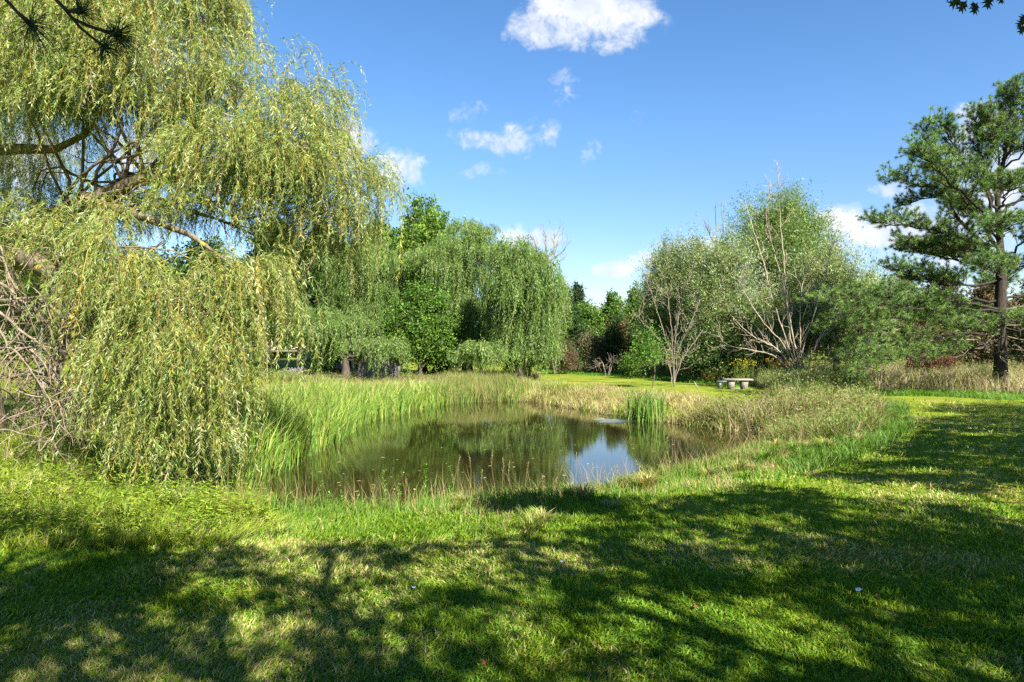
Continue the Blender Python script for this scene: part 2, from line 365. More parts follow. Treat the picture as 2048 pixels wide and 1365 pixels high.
# ------------------------------------------------------------------ branches, foliage and trees
def wiggle(P0, P1, n=9, amp=.08, sag=0.0):
    t = np.linspace(0, 1, n)[:, None]; L = np.linalg.norm(P1-P0)
    k = rng.normal(0, 1, (4, 3)); w = sum(k[i]*np.sin(t*PI*(i+1)+0)*(1/(i+1)) for i in range(4))*amp*L*.5
    P = P0 + (P1-P0)*t + w*1.0
    P[:, 2] += sag*L*np.sin(t[:, 0]*PI); return P

def limbs(mb, base, top, r0, targets, trunk_n=9, lean=.05, sides=7, sub=4, subr=None, tw=.35):
    """a tapered trunk with a flared foot, a limb to every target and twigs round each target"""
    base = np.asarray(base, float); top = np.asarray(top, float)
    T = wiggle(base, top, trunk_n, lean); t = np.linspace(0, 1, trunk_n)
    rad = r0*(1-.72*t) ; rad[0] *= 1.35
    mb.tube(T, rad, sides)
    for c, r in targets:
        c = np.asarray(c, float); h = np.clip((c[2]-base[2])/(top[2]-base[2]+1e-6), .12, 1)*.72
        i = h*(trunk_n-1); a = int(i); b = min(a+1, trunk_n-1); p = T[a]+(T[b]-T[a])*(i-a); pr = r0*(1-.72*h)
        L = wiggle(p, c, 7, .10, .04); mb.tube(L, np.linspace(pr*.5, pr*.16+.01, 7), 5, cap=False)
        for _ in range(sub):
            e = c + rdir(1)[0]*np.asarray(r)*rng.uniform(.5, .95); s = L[rng.integers(3, 6)]
            mb.tube(wiggle(s, e, 5, .12), np.linspace(pr*.16+.008, .006, 5), 4, cap=False)
    return T

def lobes_for(c, hw, hd, hh, n, size=.42, low=.0):
    """n lobes filling an egg-shaped crown around c"""
    out = []
    c = np.asarray(c, float)
    for i in range(n):
        d = rdir(1)[0]*rng.uniform(.30, .82)
        if d[2] < -.5: d[2] *= .8
        k = rng.uniform(.75, 1.2)
        out.append((c + d*np.array([hw, hd, hh]), np.array([hw, hd, hh])*size*k))
    return out

def foliage(mb, lobes, n_clump, k, leaf, cols, clump=.22, flat=.5, w=None, aspect=.5, up=0.0, tri=False, jit=.14, spray=0.0):
    """leaves in clumps scattered through lobes, thicker towards each lobe's outside"""
    vol = np.array([np.prod(r)**.66 for _, r in lobes]); pick = rng.choice(len(lobes), n_clump, p=vol/vol.sum())
    C = np.array([l[0] for l in lobes])[pick]; Rr = np.array([l[1] for l in lobes])[pick]
    d = rdir(n_clump)*(rng.random((n_clump, 1))**.45)*np.minimum(np.exp(rng.normal(0, .17, (n_clump, 1))), 1.3)
    cc = C + d*Rr
    cl = mixc(cols, n_clump, jit, w)
    P = np.repeat(cc, k, 0) + rng.normal(0, 1, (n_clump*k, 3))*clump*np.array([1, 1, .7]); c = np.repeat(cl, k, 0)*np.exp(rng.normal(0, .12, (n_clump*k, 1)))
    out = np.repeat(norm(d*Rr + 1e-6), k, 0)
    if spray:
        sd = np.repeat(norm(norm(d*Rr+1e-6)*.8 + rdir(n_clump)*.6 + np.array([0, 0, .35])), k, 0); sl_ = np.repeat(spray*np.exp(rng.normal(0, .35, (n_clump, 1))), k, 0)
        P = np.repeat(cc, k, 0) + sd*sl_*rng.random((len(P), 1)) + rng.normal(0, 1, P.shape)*clump*.32; out = sd
    D = norm(rdir(len(P)) + out*.5 + np.array([0, 0, up])); Nn = norm(rdir(len(P)) + np.array([0, 0, flat]) + out*.4)
    Wv = norm(np.cross(D, Nn)); L = leaf*rng.uniform(.65, 1.25, len(P))
    (mb.tris if tri else mb.quads)(P, D, Wv, L, L*aspect, c)

def strands(lobes, n, seg, length, elev=(-.1, .9), tau=.12, rscale=1.0, upper=-.15, outward=.5, grp=8, gsp=.45):
    """centre lines of hanging shoots that leave each lobe's upper side and fall"""
    vol = np.array([(r[0]*r[2])**.8*f for _, r, _l, f in lobes]); pick = rng.choice(len(lobes), n, p=vol/vol.sum())
    C = np.array([l[0] for l in lobes])[pick]; Rr = np.array([l[1] for l in lobes])[pick]; Lm = np.array([l[2] for l in lobes])[pick]
    d = rdir(n, upper, 1)*(rng.random((n, 1))**.4)*np.exp(rng.normal(0, .18, (n, 1)))
    gi = (np.arange(n)//grp)*grp                      # shoots spring from branchlets in sprays of grp
    pick = pick[gi]; C = C[gi]; Rr = Rr[gi]; Lm = Lm[gi]; d = d[gi]
    az0 = (np.arctan2(d[:, 1], d[:, 0]) + rng.normal(0, .6, n))[gi]
    fan = rng.uniform(0, 1, n)
    P0 = C + d*Rr*rscale + np.stack([np.cos(az0)*fan*gsp, np.sin(az0)*fan*gsp, rng.normal(0, .12*gsp, n)], 1) + rng.normal(0, .16*gsp, (n, 3))
    az = az0 + rng.normal(0, .55, n)
    e0 = rng.uniform(*elev, n)
    L = Lm*length*rng.uniform(.3, 1.1, n)*np.exp(rng.normal(0, .38, n//grp+1)).repeat(grp)[:n]; L = np.clip(L, .15, 3.5)
    t = np.linspace(0, 1, seg+1)
    ed = -1.42 + rng.normal(0, .12, n)
    e = ed[:, None] + (e0-ed)[:, None]*np.exp(-t[None]*L[:, None]/(tau*np.exp(rng.normal(0, .3, n)))[:, None])
    H = np.stack([np.cos(az), np.sin(az)], 1)
    ds = (L/seg)[:, None]
    hx = np.cos(e)*ds; vz = np.sin(e)*ds
    hx = np.concatenate([np.zeros((n, 1)), np.cumsum(hx[:, :-1], 1)], 1); vz = np.concatenate([np.zeros((n, 1)), np.cumsum(vz[:, :-1], 1)], 1)
    sway = rng.normal(0, .07, (n, 2))*L[:, None]; sway[:, 0] += .05*L
    P = np.zeros((n, seg+1, 3))
    P[..., 0] = P0[:, 0:1] + H[:, 0:1]*hx*outward*2 + sway[:, 0:1]*np.sin(t*3)[None]
    P[..., 1] = P0[:, 1:2] + H[:, 1:2]*hx*outward*2 + sway[:, 1:2]*np.sin(t*3)[None]
    P[..., 2] = P0[:, 2:3] + vz
    return P, L, pick

def strand_mesh(mb, P, rad, c):
    """thin three-sided shoots"""
    n, m, _ = P.shape
    an = np.arange(3)*2*PI/3
    off = np.stack([np.cos(an), np.sin(an), np.zeros(3)], 1)
    taper = np.linspace(1, .35, m)
    v = P[:, :, None] + off[None, None]*(rad*taper)[None, :, None, None]
    v = v.reshape(-1, 3)
    base = (np.arange(n)[:, None, None]*m*3) + (np.arange(m-1)[None, :, None]*3); j = np.arange(3)[None, None]; k = (j+1) % 3
    q = np.stack([base+j, base+k, base+3+k, base+3+j], -1).reshape(-1, 4)
    mb.add(v, q, c=np.repeat(c, m*3, 0))

def strand_leaves(mb, P, L, per_m, leaf, wd, cols, w=None, spread=.55, minz=None, tri=False, jit=.13, start=.06, fuzz=0.0):
    n, m, _ = P.shape
    cnt = np.maximum(3, (L*per_m).astype(int)); idx = np.repeat(np.arange(n), cnt)
    order = np.arange(len(idx)) - np.repeat(np.cumsum(cnt)-cnt, cnt)
    t = start + (1-start)*(order + rng.random(len(idx)))/cnt[idx]
    f = np.clip(t, 0, .9999)*(m-1); a = f.astype(int); fr = (f-a)[:, None]
    p = P[idx, a]*(1-fr) + P[idx, a+1]*fr; T = norm(P[idx, a+1]-P[idx, a])
    if fuzz: p = p + rng.normal(0, fuzz, p.shape)
    side = norm(np.cross(T, rdir(len(idx))))
    D = norm(T*1.0 + side*spread*rng.uniform(.5, 1.6, (len(idx), 1)) + np.array([0, 0, -.15]))
    Wv = norm(np.cross(D, rdir(len(idx)) + np.array([0, 0, .2])))
    ln = leaf*rng.uniform(.6, 1.25, len(idx))*(1-.35*np.clip(t-.75, 0, 1))
    cs = mixc(cols, n, jit, w)[idx]*np.exp(rng.normal(0, .16, (len(idx), 1)))
    keep = np.ones(len(idx), bool)
    if minz is not None: keep = p[:, 2] > minz
    (mb.tris if tri else mb.quads)(p[keep], D[keep], Wv[keep], ln[keep], wd*ln[keep]/leaf, cs[keep])

# ---- the near willow -------------------------------------------------------
WL = [(.28, .315, .085), (.22, .28, .05), (.34, .345, .13), (.42, .36, .10), (.20, .22, .07)]
def near_willow():
    bx, by = -8.9, 11.2; bz = g1(bx, by)
    t = empty('willow_tree', (bx, by, bz), 'huge near weeping willow with yellow-green drooping shoots overhanging the pond on one side', 'tree')
    # px, py, Y, rx px, ry px, hang length m, density
    spec = [
        (60, -60, 11, 190, 130, 1.5, 1), (250, -70, 10.5, 170, 120, 1.4, 1), (380, 20, 10.3, 55, 95, .9, .9), (120, 60, 9.8, 170, 100, 1.1, 1), (20, 130, 9.6, 110, 100, 1.2, 1),
        (290, 110, 9.8, 120, 70, 1.0, 1.1), (190, 170, 9.6, 120, 60, .9, 1.1), (60, 210, 9.4, 80, 50, .6, .8), (350, 170, 10.2, 90, 50, .9, 1.1),
        (440, 215, 10.6, 90, 70, 1.0, 1.1), (520, 190, 10.4, 70, 60, 1.0, 1.0), (590, 175, 10.6, 40, 55, .8, .6), (590, 250, 10.2, 80, 70, 1.0, 1.1), (655, 225, 10.6, 40, 60, .7, .65),
        (480, 300, 9.8, 110, 60, .9, 1.2), (395, 260, 9.9, 55, 45, .6, 1.0), (610, 340, 10.0, 90, 60, 1.0, 1.1), (690, 335, 10.4, 50, 50, .8, 1.0), (715, 385, 10.5, 40, 40, .6, .9), (700, 440, 10.4, 36, 34, .7, .9), (640, 520, 10.8, 50, 34, .8, .6), (560, 520, 11, 46, 30, .8, .5),
        (560, 400, 10.0, 90, 40, .8, .8), (660, 430, 10.3, 70, 45, .9, .9), (470, 390, 10.4, 60, 30, .6, .7), (690, 480, 10.6, 45, 30, .6, .5), (620, 470, 10.9, 45, 35, .8, .5), (530, 350, 10.2, 70, 40, .9, .9),
        (295, 470, 8.8, 108, 46, 1.0, 1.2), (165, 478, 8.8, 80, 30, .5, .9), (340, 500, 8.6, 110, 55, 1.2, 1.3), (430, 540, 8.7, 80, 55, 1.3, 1.2), (462, 580, 8.9, 45, 45, 1.0, .9), (500, 615, 9.1, 25, 22, .6, .4),
        (285, 560, 8.5, 85, 50, 1.2, 1.2), (355, 610, 8.4, 85, 60, 1.2, 1.2), (330, 690, 8.5, 80, 60, 1.1, 1.0), (415, 660, 8.6, 50, 50, .9, .8), (350, 740, 8.5, 65, 60, 1.0, .95), (310, 800, 8.6, 50, 60, .8, .8),
        (345, 850, 8.6, 65, 50, .7, .95), (395, 890, 8.7, 36, 40, .6, .7), (340, 915, 8.8, 60, 30, .45, .7), (412, 800, 8.7, 25, 60, .6, .35),
        (150, 330, 11.5, 150, 60, .8, .55), (60, 400, 12, 100, 60, .8, .5), (180, 430, 11.5, 110, 40, .7, .55), (330, 400, 12.0, 100, 40, .8, .35),
        (60, 560, 13.5, 130, 80, 1.2, .35), (180, 640, 13.0, 110, 90, 1.2, .3), (30, 740, 13.0, 80, 50, 1.0, .2), (240, 760, 11.5, 50, 60, 1.0, .3), (-60, 500, 10.5, 80, 120, 1.2, .6), (15, 800, 9.0, 26, 50, .5, .5),
        (150, 425, 9.7, 90, 26, .6, .8), (235, 405, 9.9, 60, 22, .5, .6), (410, 415, 9.7, 70, 30, .8, .9), (350, 240, 9.9, 60, 26, .3, .7), (480, 470, 9.6, 50, 30, .8, .6),
        (-200, 100, 12, 200, 160, 1.6, .8), (-250, 400, 12, 200, 140, 1.6, .7), (0, 0, 15, 250, 150, 1.6, .6), (-100, 250, 15, 250, 150, 1.6, .5), (500, 330, 12.5, 130, 60, 1.0, .4), (330, 60, 13, 150, 100, 1.2, .5)]
    lobes = []
    for px, py, Y, rx, ry, hl, den in spec:
        if px > 430: px -= 16
        c = at(px, py, Y); rxm = rx/F*Y; rym = ry/F*Y
        lobes.append((c, np.array([rxm, max(.5, rxm*.75), rym]), hl, den))
    P, L, pick = strands(lobes, 28000, 9, .74, tau=.17, outward=.5, upper=-.6, grp=8, gsp=.42)
    gp = gz(P[:, -1, 0], P[:, -1, 1]); keep = (P[:, 0, 2] > gp+.25) & (fbm(P[:, 0, 0]*1.0+P[:, 0, 1]*.6, P[:, 0, 2], 1.25) > np.where(P[:, 0, 2] < 3.6, .375, .35))
    P, L = P[keep], L[keep]; gp = gp[keep]
    P[..., 2] = np.maximum(P[..., 2], gp[:, None]+.04)
    cols = [(.20, .275, .05), (.15, .225, .04), (.27, .325, .085), (.36, .40, .20), (.29, .275, .045), (.10, .165, .035)]
    mb = MB(); strand_leaves(mb, P, L, 52, .072, .0105, cols, w=[3, 3, 2.4, 1.3, 1.1, 1.5], spread=.8); mb.build('crown', M_willow, t)
    mb = MB(); strand_mesh(mb, P, .0035, mixc([(.36, .24, .06), (.30, .25, .08), (.22, .15, .06)], len(P), .15)); mb.build('shoots', M_leaf, t)
    # trunk and limbs
    mb = MB(); mb.tube(wiggle(np.array([bx, by, bz-.2]), np.array([bx-.9, by+.4, 9.0]), 14, .04), np.linspace(.60, .08, 14), 14)
    mb.build('trunk', M_willowbark, t, True)
    mb = MB(); f = np.array([bx+.25, by+.2, 3.6])
    A = np.array([at(-40, 480, 11.2), at(60, 452, 10.8), at(130, 425, 10.6), at(190, 400, 10.4), at(250, 375, 10.3), at(290, 352, 10.3), at(335, 346, 10.3), at(400, 352, 10.2), at(470, 345, 10.2), at(560, 320, 10.2), at(640, 290, 10.4)])
    mb.tube(A, np.linspace(.17, .02, 11), 9)
    A2 = np.array([at(290, 352, 10.3), at(322, 315, 10.4), at(330, 250, 10.4), at(370, 180, 10.3)]); mb.tube(A2, [.045, .04, .03, .015], 6)
    A3 = np.array([at(190, 400, 10.4), at(225, 415, 10.2), at(300, 440, 9.6), at(380, 470, 9.2), at(450, 520, 8.9)]); mb.tube(A3, [.09, .08, .06, .04, .015], 6)
    A4 = np.array([at(0, 300, 11), at(50, 298, 10.8), at(110, 300, 10.6), at(170, 270, 10.4), at(230, 180, 10.2)]); mb.tube(A4, [.09, .08, .06, .045, .02], 6)
    # limb that comes forward and down on the pond side
    B = np.array([at(-60, 520, 11), at(60, 520, 10.2), at(118, 555, 9.4), at(128, 600, 9.0), at(175, 620, 8.9), at(200, 634, 8.8), at(240, 645, 8.7), at(290, 700, 8.6), at(330, 800, 8.6)])
    mb.tube(B, [.20, .16, .12, .085, .055, .045, .04, .03, .015], 8)
    for _ in range(95):
        c, r, hl, den = lobes[rng.integers(len(lobes))]
        src = A[rng.integers(2, 9)] if c[2] > 3.2 else B[rng.integers(2, 8)]
        if np.linalg.norm(src-c) > 4.5: continue
        mb.tube(wiggle(src, c + rdir(1)[0]*r*.5, 8, .12, .06), np.linspace(.030, .006, 8), 5, cap=False)
    mb.build('limbs', M_willowbark, t, True)
    # bare curling twigs low on the near side
    mb = MB()
    def curl(p, d, ln, r, lev):
        n = max(5, int(ln/.07)); P = [p]; ph = rng.uniform(0, 6); am = rng.uniform(.10, .26)
        for i in range(n):
            s = i/n
            d = norm(d + rng.normal(0, .09, 3) + np.array([math.sin(ph+i*.5)*am*.5, math.cos(ph*1.3+i*.4)*am*.25, -.10+.13*math.sin(ph+i*.35)]))
            P.append(P[-1] + d*ln/n)
        P = np.array(P); mb.tube(P, np.linspace(r, r*.35, len(P)), 5 if lev < 2 else 4, cap=False)
        if lev < 3:
            for _ in range(int(rng.integers(1, 4)) if lev else 5):
                k = rng.integers(1, len(P)-1)
                dd = norm(P[min(k+1, len(P)-1)]-P[k] + rdir(1)[0]*.9)
                curl(P[k], dd, ln*rng.uniform(.35, .7), r*.5, lev+1)
    starts = [((-20, 560, 9.4), (.9, -.2, -.1), 1.9, .022), ((-20, 600, 9.0), (.9, -.3, .05), 1.6, .02), ((-10, 620, 8.6), (1, 0, -.3), 1.7, .02), ((128, 602, 9.0), (.25, 0, -1), 1.7, .03),
              ((40, 600, 9.1), (.8, -.1, -.5), 1.8, .018), ((-30, 520, 9.0), (.8, -.2, .35), 1.3, .018), ((-30, 680, 8.8), (.9, 0, -.2), 1.6, .018), ((100, 560, 9.2), (-.2, -.2, -1), 1.8, .02),
              ((175, 622, 8.9), (.2, 0, -1), 1.5, .022), ((60, 600, 8.9), (.5, 0, -.9), 1.9, .02), ((210, 640, 8.7), (.15, 0, -1), 1.5, .018), ((-20, 760, 8.7), (.9, 0, .1), 1.4, .014), ((-20, 470, 9.6), (.8, -.1, -.2), 1.4, .02),
              ((20, 640, 8.7), (.5, .1, -.9), 1.5, .018), ((-30, 640, 8.5), (.9, .1, -.5), 1.6, .018)]
    starts += [((60, 470, 9.3), (1, 0, -.4), 1.6, .018), ((100, 500, 9.0), (.8, -.1, -.7), 1.7, .018), ((150, 600, 8.7), (.7, 0, -.6), 1.4, .014), ((120, 700, 8.5), (.8, 0, -.3), 1.1, .012), ((-10, 700, 8.4), (1, 0, .3), 1.5, .014), ((80, 600, 8.8), (.9, 0, .1), 1.3, .016), ((100, 610, 8.7), (.5, -.1, -.8), 1.8, .018), ((60, 700, 8.5), (.9, 0, -.3), 1.2, .014), ((30, 780, 8.4), (.9, 0, -.2), 1.1, .012), ((125, 640, 8.6), (.1, 0, -1), 1.9, .022), ((0, 860, 8.4), (1, 0, .2), 1.1, .01), ((20, 500, 9.2), (.8, 0, .3), 1.1, .014)]
    for (p, d, ln, r) in starts: curl(at(*p), norm(np.array(d, float)), ln, r, 0)
    o = mb.build('bare_twigs', M_twig, t, True)
    o['label'] = 'tangle of bare pale curling twigs'
near_willow()

# ---- distant willows -------------------------------------------------------
def far_willow(label, base_px, Y, spec, n, cols, per=24, leaf=.13, wd=.03, trunk=.3, group=None, top=None):
    x = (base_px-1024)/F*Y; z = g1(x, Y)
    t = empty('willow_tree', (x, Y, z), label, 'tree', group)
    lobes = []
    for px, py, rx, ry, hl, *dy in spec:
        yy = Y + (dy[0] if dy else rng.uniform(-1.4, 1.4)); c = at(px, py, yy)
        lobes.append((c, np.array([rx/F*Y*.78, rx/F*Y*.75, ry/F*Y*.8]), hl, 1.0))
    P, L, pick = strands(lobes, int(n*1.35), 6, .78, tau=.22, outward=.35, upper=-.75, grp=9, gsp=.5)
    P[..., 2] = np.maximum(P[..., 2], z+.12)
    mb = MB(); strand_leaves(mb, P, L, per, leaf, wd, cols, spread=.45, jit=.16, fuzz=.03)
    mb.build('crown', M_willow, t)
    mb = MB(); tp = max(l[0][2] for l in lobes)*.8
    cx = np.mean([l[0][0] for l in lobes])
    limbs(mb, (x, Y, z-.1), (x*.6+cx*.4, Y, tp), trunk, [(l[0], l[1]) for l in lobes], sub=2)
    mb.build('trunk', M_bark, t, True)
    return t
CW = [(.115, .195, .032), (.145, .225, .045), (.075, .14, .024), (.20, .265, .08), (.115, .175, .028)]
far_willow('low spreading weeping willow just left of and over the grey shed', 690, 38.5,
    [(640, 625, 22, 12, 1.4), (660, 650, 30, 16, 1.5), (700, 645, 34, 18, 1.6), (640, 680, 22, 14, 1.3), (665, 700, 26, 14, 1.1), (740, 655, 32, 14, .8), (728, 690, 14, 5, .3), (765, 672, 30, 12, .9), (758, 698, 14, 6, .5), (786, 705, 12, 10, .9), (778, 688, 20, 10, 1.5, -3.3), (752, 684, 13, 6, .75, -3.2), (700, 690, 14, 8, 1.3, -3.2), (765, 700, 12, 8, 1.1, -3.4), (620, 660, 12, 8, .7)], 2900, CW)
far_willow('tall weeping willow standing behind the grey shed', 735, 43,
    [(735, 495, 34, 22, 2.2), (700, 525, 36, 22, 2.2), (760, 520, 36, 22, 2.2), (720, 560, 44, 26, 2.4), (775, 580, 36, 24, 2.2), (690, 590, 36, 24, 2.2), (740, 620, 44, 24, 2.2), (790, 650, 30, 24, 2.0), (815, 680, 26, 20, 1.8), (680, 540, 22, 16, 2.0)], 3800, CW)
far_willow('tall weeping willow in the middle of the far bank beside the leafy maple', 935, 41,
    [(930, 450, 26, 14, 1.2), (960, 462, 24, 14, 1.4), (900, 485, 30, 18, 1.8), (935, 490, 36, 20, 2.2), (965, 500, 24, 18, 2.0), (890, 530, 30, 20, 2.2), (930, 545, 40, 24, 2.6), (910, 600, 34, 22, 2.6), (945, 615, 34, 24, 2.8), (915, 660, 22, 20, 2.0), (835, 515, 24, 14, 1.6), (858, 505, 22, 12, 1.4), (930, 665, 26, 14, 1.8), (900, 640, 24, 16, 2.0), (960, 660, 24, 14, 1.8)], 4300, CW, trunk=.34)
far_willow('weeping willow at the right end of the row, its shoots touching the reeds', 1035, 37,
    [(1030, 490, 24, 14, 1.4), (1015, 512, 24, 16, 1.8), (1045, 515, 28, 18, 2.0), (1030, 555, 42, 24, 2.4), (1065, 570, 26, 20, 2.4), (1010, 590, 30, 22, 2.4), (1050, 610, 40, 24, 2.6), (1075, 650, 26, 24, 2.2), (1020, 650, 34, 24, 2.4), (1050, 670, 38, 24, 2.0), (1085, 600, 16, 16, 2.4), (1100, 560, 14, 12, 2.4), (1108, 585, 8, 12, 2.0), (1080, 535, 18, 10, 1.6), (1015, 690, 26, 12, 1.3), (1055, 700, 28, 12, 1.2), (1085, 680, 16, 14, 1.4)], 4900, CW, trunk=.34)
far_willow('low rounded willow bush hanging over the reeds under the tall willows', 965, 34,
    [(955, 695, 22, 12, .9), (935, 712, 16, 10, .7), (985, 708, 20, 12, .8), (962, 712, 26, 12, .8)], 900, CW, trunk=.12)

# ---- broadleaved trees -----------------------------------------------------
def tree(name, label, px, Y, top_py, half_px, cols, base_py=None, n=1500, k=14, leaf=.2, nl=12, clump=.3, trunk=.2, skirt=.15, tex=M_leaf, bark=M_bark, aspect=.6, size=.42, group=None, up=0.0, twigs=4, cat='tree', depth=1.0, jit=.16, extra=None, spray=.55):
    x = (px-1024)/F*Y; z = g1(x, Y)
    t = empty(name, (x, Y, z), label, cat, group)
    topz = EYE + (HZ-top_py)/F*Y; hw = half_px/F*Y
    lo = z + (topz-z)*skirt; c = np.array([x, Y, (lo+topz)/2]); hh = (topz-lo)/2
    size *= .74; lb = lobes_for(c, hw*.98, hw*.98*depth, hh*.96, int(nl*1.9), size); n = int(n*1.5); leaf *= .82; k = int(k*1.2)
    lb.append((c+np.array([0, 0, hh*.72]), np.array([hw*.3, hw*.3*depth, hh*.25])))
    if extra:
        for (ex, ey, er) in extra:
            lb.append((at(ex, ey, Y), np.array([er, er, er])/F*Y))
    mb = MB(); foliage(mb, lb, n, k, leaf, cols, clump, aspect=aspect, up=up, jit=jit, spray=spray); mb.build('crown', tex, t)
    mb = MB(); limbs(mb, (x, Y, z-.15), (x+rng.normal(0, .2), Y, z+(topz-z)*.85), trunk, lb, sub=twigs); mb.build('trunk', bark, t, True)
    return t
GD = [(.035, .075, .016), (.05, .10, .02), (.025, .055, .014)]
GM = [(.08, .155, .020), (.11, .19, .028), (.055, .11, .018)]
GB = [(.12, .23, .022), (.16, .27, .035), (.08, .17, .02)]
GO = [(.175, .225, .07), (.235, .28, .11), (.12, .165, .045), (.32, .36, .20)]
GR = [(.10, .10, .035), (.14, .12, .045), (.16, .10, .05)]
BR = [(.13, .10, .055), (.10, .09, .045), (.17, .12, .07)]
gB = 'trees along the far tree line'
tree('maple_tree', 'tall leafy maple rising above the willows on the far bank', 846, 46, 394, 108, [(.095, .175, .022), (.13, .215, .032), (.065, .125, .018)], n=2600, nl=16, leaf=.24, trunk=.3, size=.36)
tree('maple_tree', 'leafy green maple between the near willow edge and the tallest far maple', 755, 48, 440, 62, GM, n=1700, nl=10, leaf=.24, trunk=.25, size=.36)
tree('maple_tree', 'bright green maple in front of the tall willows right of the shed', 845, 38.5, 600, 34, [(.085, .165, .02), (.12, .205, .035), (.055, .11, .018)], n=1150, nl=2, leaf=.16, skirt=.25, trunk=.14, jit=.24, spray=.8, extra=[(800, 655, 16), (812, 628, 12), (868, 612, 14), (893, 664, 15), (820, 700, 15), (866, 716, 11), (838, 592, 11), (884, 694, 11), (856, 650, 16), (790, 690, 9)])
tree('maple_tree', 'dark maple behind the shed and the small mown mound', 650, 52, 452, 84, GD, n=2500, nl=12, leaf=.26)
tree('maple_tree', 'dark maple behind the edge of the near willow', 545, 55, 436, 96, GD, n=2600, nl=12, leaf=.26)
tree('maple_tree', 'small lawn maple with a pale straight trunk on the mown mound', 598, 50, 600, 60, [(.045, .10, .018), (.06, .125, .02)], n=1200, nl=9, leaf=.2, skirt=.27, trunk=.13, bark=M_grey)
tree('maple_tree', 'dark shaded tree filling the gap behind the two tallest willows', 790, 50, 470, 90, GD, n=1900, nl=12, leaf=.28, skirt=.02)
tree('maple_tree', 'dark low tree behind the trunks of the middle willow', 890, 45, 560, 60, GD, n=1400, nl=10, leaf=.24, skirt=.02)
tree('bush', 'added dark shrub standing in for shade under the maple between the shed and the middle willow', 895, 46, 655, 50, GD, n=800, nl=8, leaf=.2, skirt=.0, trunk=.06, cat='bush')  # this and the next three shrubs are added as darkness under the willows
tree('bush', 'added dark shrub standing in for shade behind the trunk of the right-hand weeping willow', 1045, 42, 660, 44, GD, n=600, nl=7, leaf=.2, skirt=.0, trunk=.06, cat='bush')
tree('bush', 'added dark shrub standing in for shade behind the shed and the low willow', 750, 47, 650, 56, GD, n=800, nl=8, leaf=.2, skirt=.0, trunk=.06, cat='bush')
tree('bush', 'added dark shrub standing in for shade behind the left end of the low willow', 660, 47, 690, 36, GD, n=400, nl=6, leaf=.2, skirt=.0, trunk=.06, cat='bush')
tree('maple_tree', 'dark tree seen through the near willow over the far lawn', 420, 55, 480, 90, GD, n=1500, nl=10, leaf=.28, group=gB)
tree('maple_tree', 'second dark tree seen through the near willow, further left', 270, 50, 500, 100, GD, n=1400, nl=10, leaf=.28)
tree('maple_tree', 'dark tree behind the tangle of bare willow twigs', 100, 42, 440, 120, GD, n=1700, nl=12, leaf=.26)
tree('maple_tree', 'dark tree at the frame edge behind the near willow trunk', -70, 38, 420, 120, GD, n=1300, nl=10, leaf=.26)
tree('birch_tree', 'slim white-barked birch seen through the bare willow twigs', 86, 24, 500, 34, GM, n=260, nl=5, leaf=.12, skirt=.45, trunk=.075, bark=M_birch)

# the gap between the willows and the olive trees
tree('poplar_tree', 'narrow dark poplar just right of the last willow', 1130, 72, 572, 20, GD, n=420, nl=7, leaf=.3, up=.6)
tree('pine_tree', 'narrow dark pine with a gappy top against the cloud', 1158, 76, 568, 20, [(.03, .06, .025), (.045, .08, .03)], n=420, nl=8, leaf=.28, up=.4)
tree('maple_tree', 'round mid green tree below the two narrow dark trees', 1178, 60, 612, 34, GM, n=900, nl=9, leaf=.24, skirt=.02)
tree('maple_tree', 'very dark shaded tree in the gap right of the last willow', 1146, 56, 640, 24, GD, n=600, nl=7, leaf=.22, skirt=.0)
tree('maple_tree', 'distant green tree under the low white cloud', 1225, 74, 585, 34, GM, n=900, nl=9, leaf=.3, skirt=.02)
tree('maple_tree', 'distant green tree just left of the grey-green willows', 1276, 66, 572, 30, GM, n=900, nl=9, leaf=.28, skirt=.02)
tree('hawthorn_tree', 'dark tree with a reddening top behind the leafy sapling', 1238, 50, 640, 40, GR+GD+GD, n=1100, nl=9, leaf=.2, skirt=.0)
tree('bush', 'rounded grey-brown bush at the back of the mown clearing', 1185, 50, 672, 34, [(.14, .13, .06), (.10, .105, .045), (.17, .14, .08)], n=520, k=10, nl=8, leaf=.14, skirt=.0, trunk=.06, cat='bush')
tree('bush', 'low reddish bush beside the last willow', 1122, 48, 700, 32, [(.13, .07, .045), (.11, .08, .045), (.09, .085, .035)], n=420, k=10, nl=7, leaf=.13, skirt=.0, trunk=.05, cat='bush')
tree('bush', 'low dull green bush above the reddish brush', 1130, 54, 678, 30, [(.085, .095, .04), (.10, .09, .04)], n=380, k=10, nl=6, leaf=.15, skirt=.0, trunk=.05, cat='bush')

# grey-green willows on the right
OT = dict(tex=M_willow, aspect=.25, leaf=.18, k=20, clump=.3, up=.4, spray=.9, jit=.2)
tree('white_willow_tree', 'grey-green willow at the left end of the right-hand row', 1326, 44, 496, 56, GO, n=1800, nl=13, trunk=.16, skirt=.1, **OT)
tree('white_willow_tree', 'grey-green willow second from the left in the right-hand row', 1385, 42, 484, 68, GO, n=2100, nl=14, trunk=.18, skirt=.06, **OT)
tree('white_willow_tree', 'grey-green willow with a dark leaning trunk behind the stone bench', 1448, 38, 484, 76, GO, n=2100, nl=14, trunk=.22, skirt=.12, **OT)
tree('white_willow_tree', 'tallest grey-green willow behind the bare many-stemmed tree', 1568, 42, 380, 100, [(.12, .19, .04), (.15, .22, .05), (.085, .14, .03), (.22, .28, .10)], n=3400, nl=18, trunk=.3, skirt=.2, **OT, extra=[(1485, 460, 28), (1500, 420, 22), (1620, 470, 40)])
tree('white_willow_tree', 'broad pale grey-green willow right of the bare many-stemmed tree', 1668, 36, 492, 92, GO, n=2600, nl=15, trunk=.2, skirt=.04, **OT)
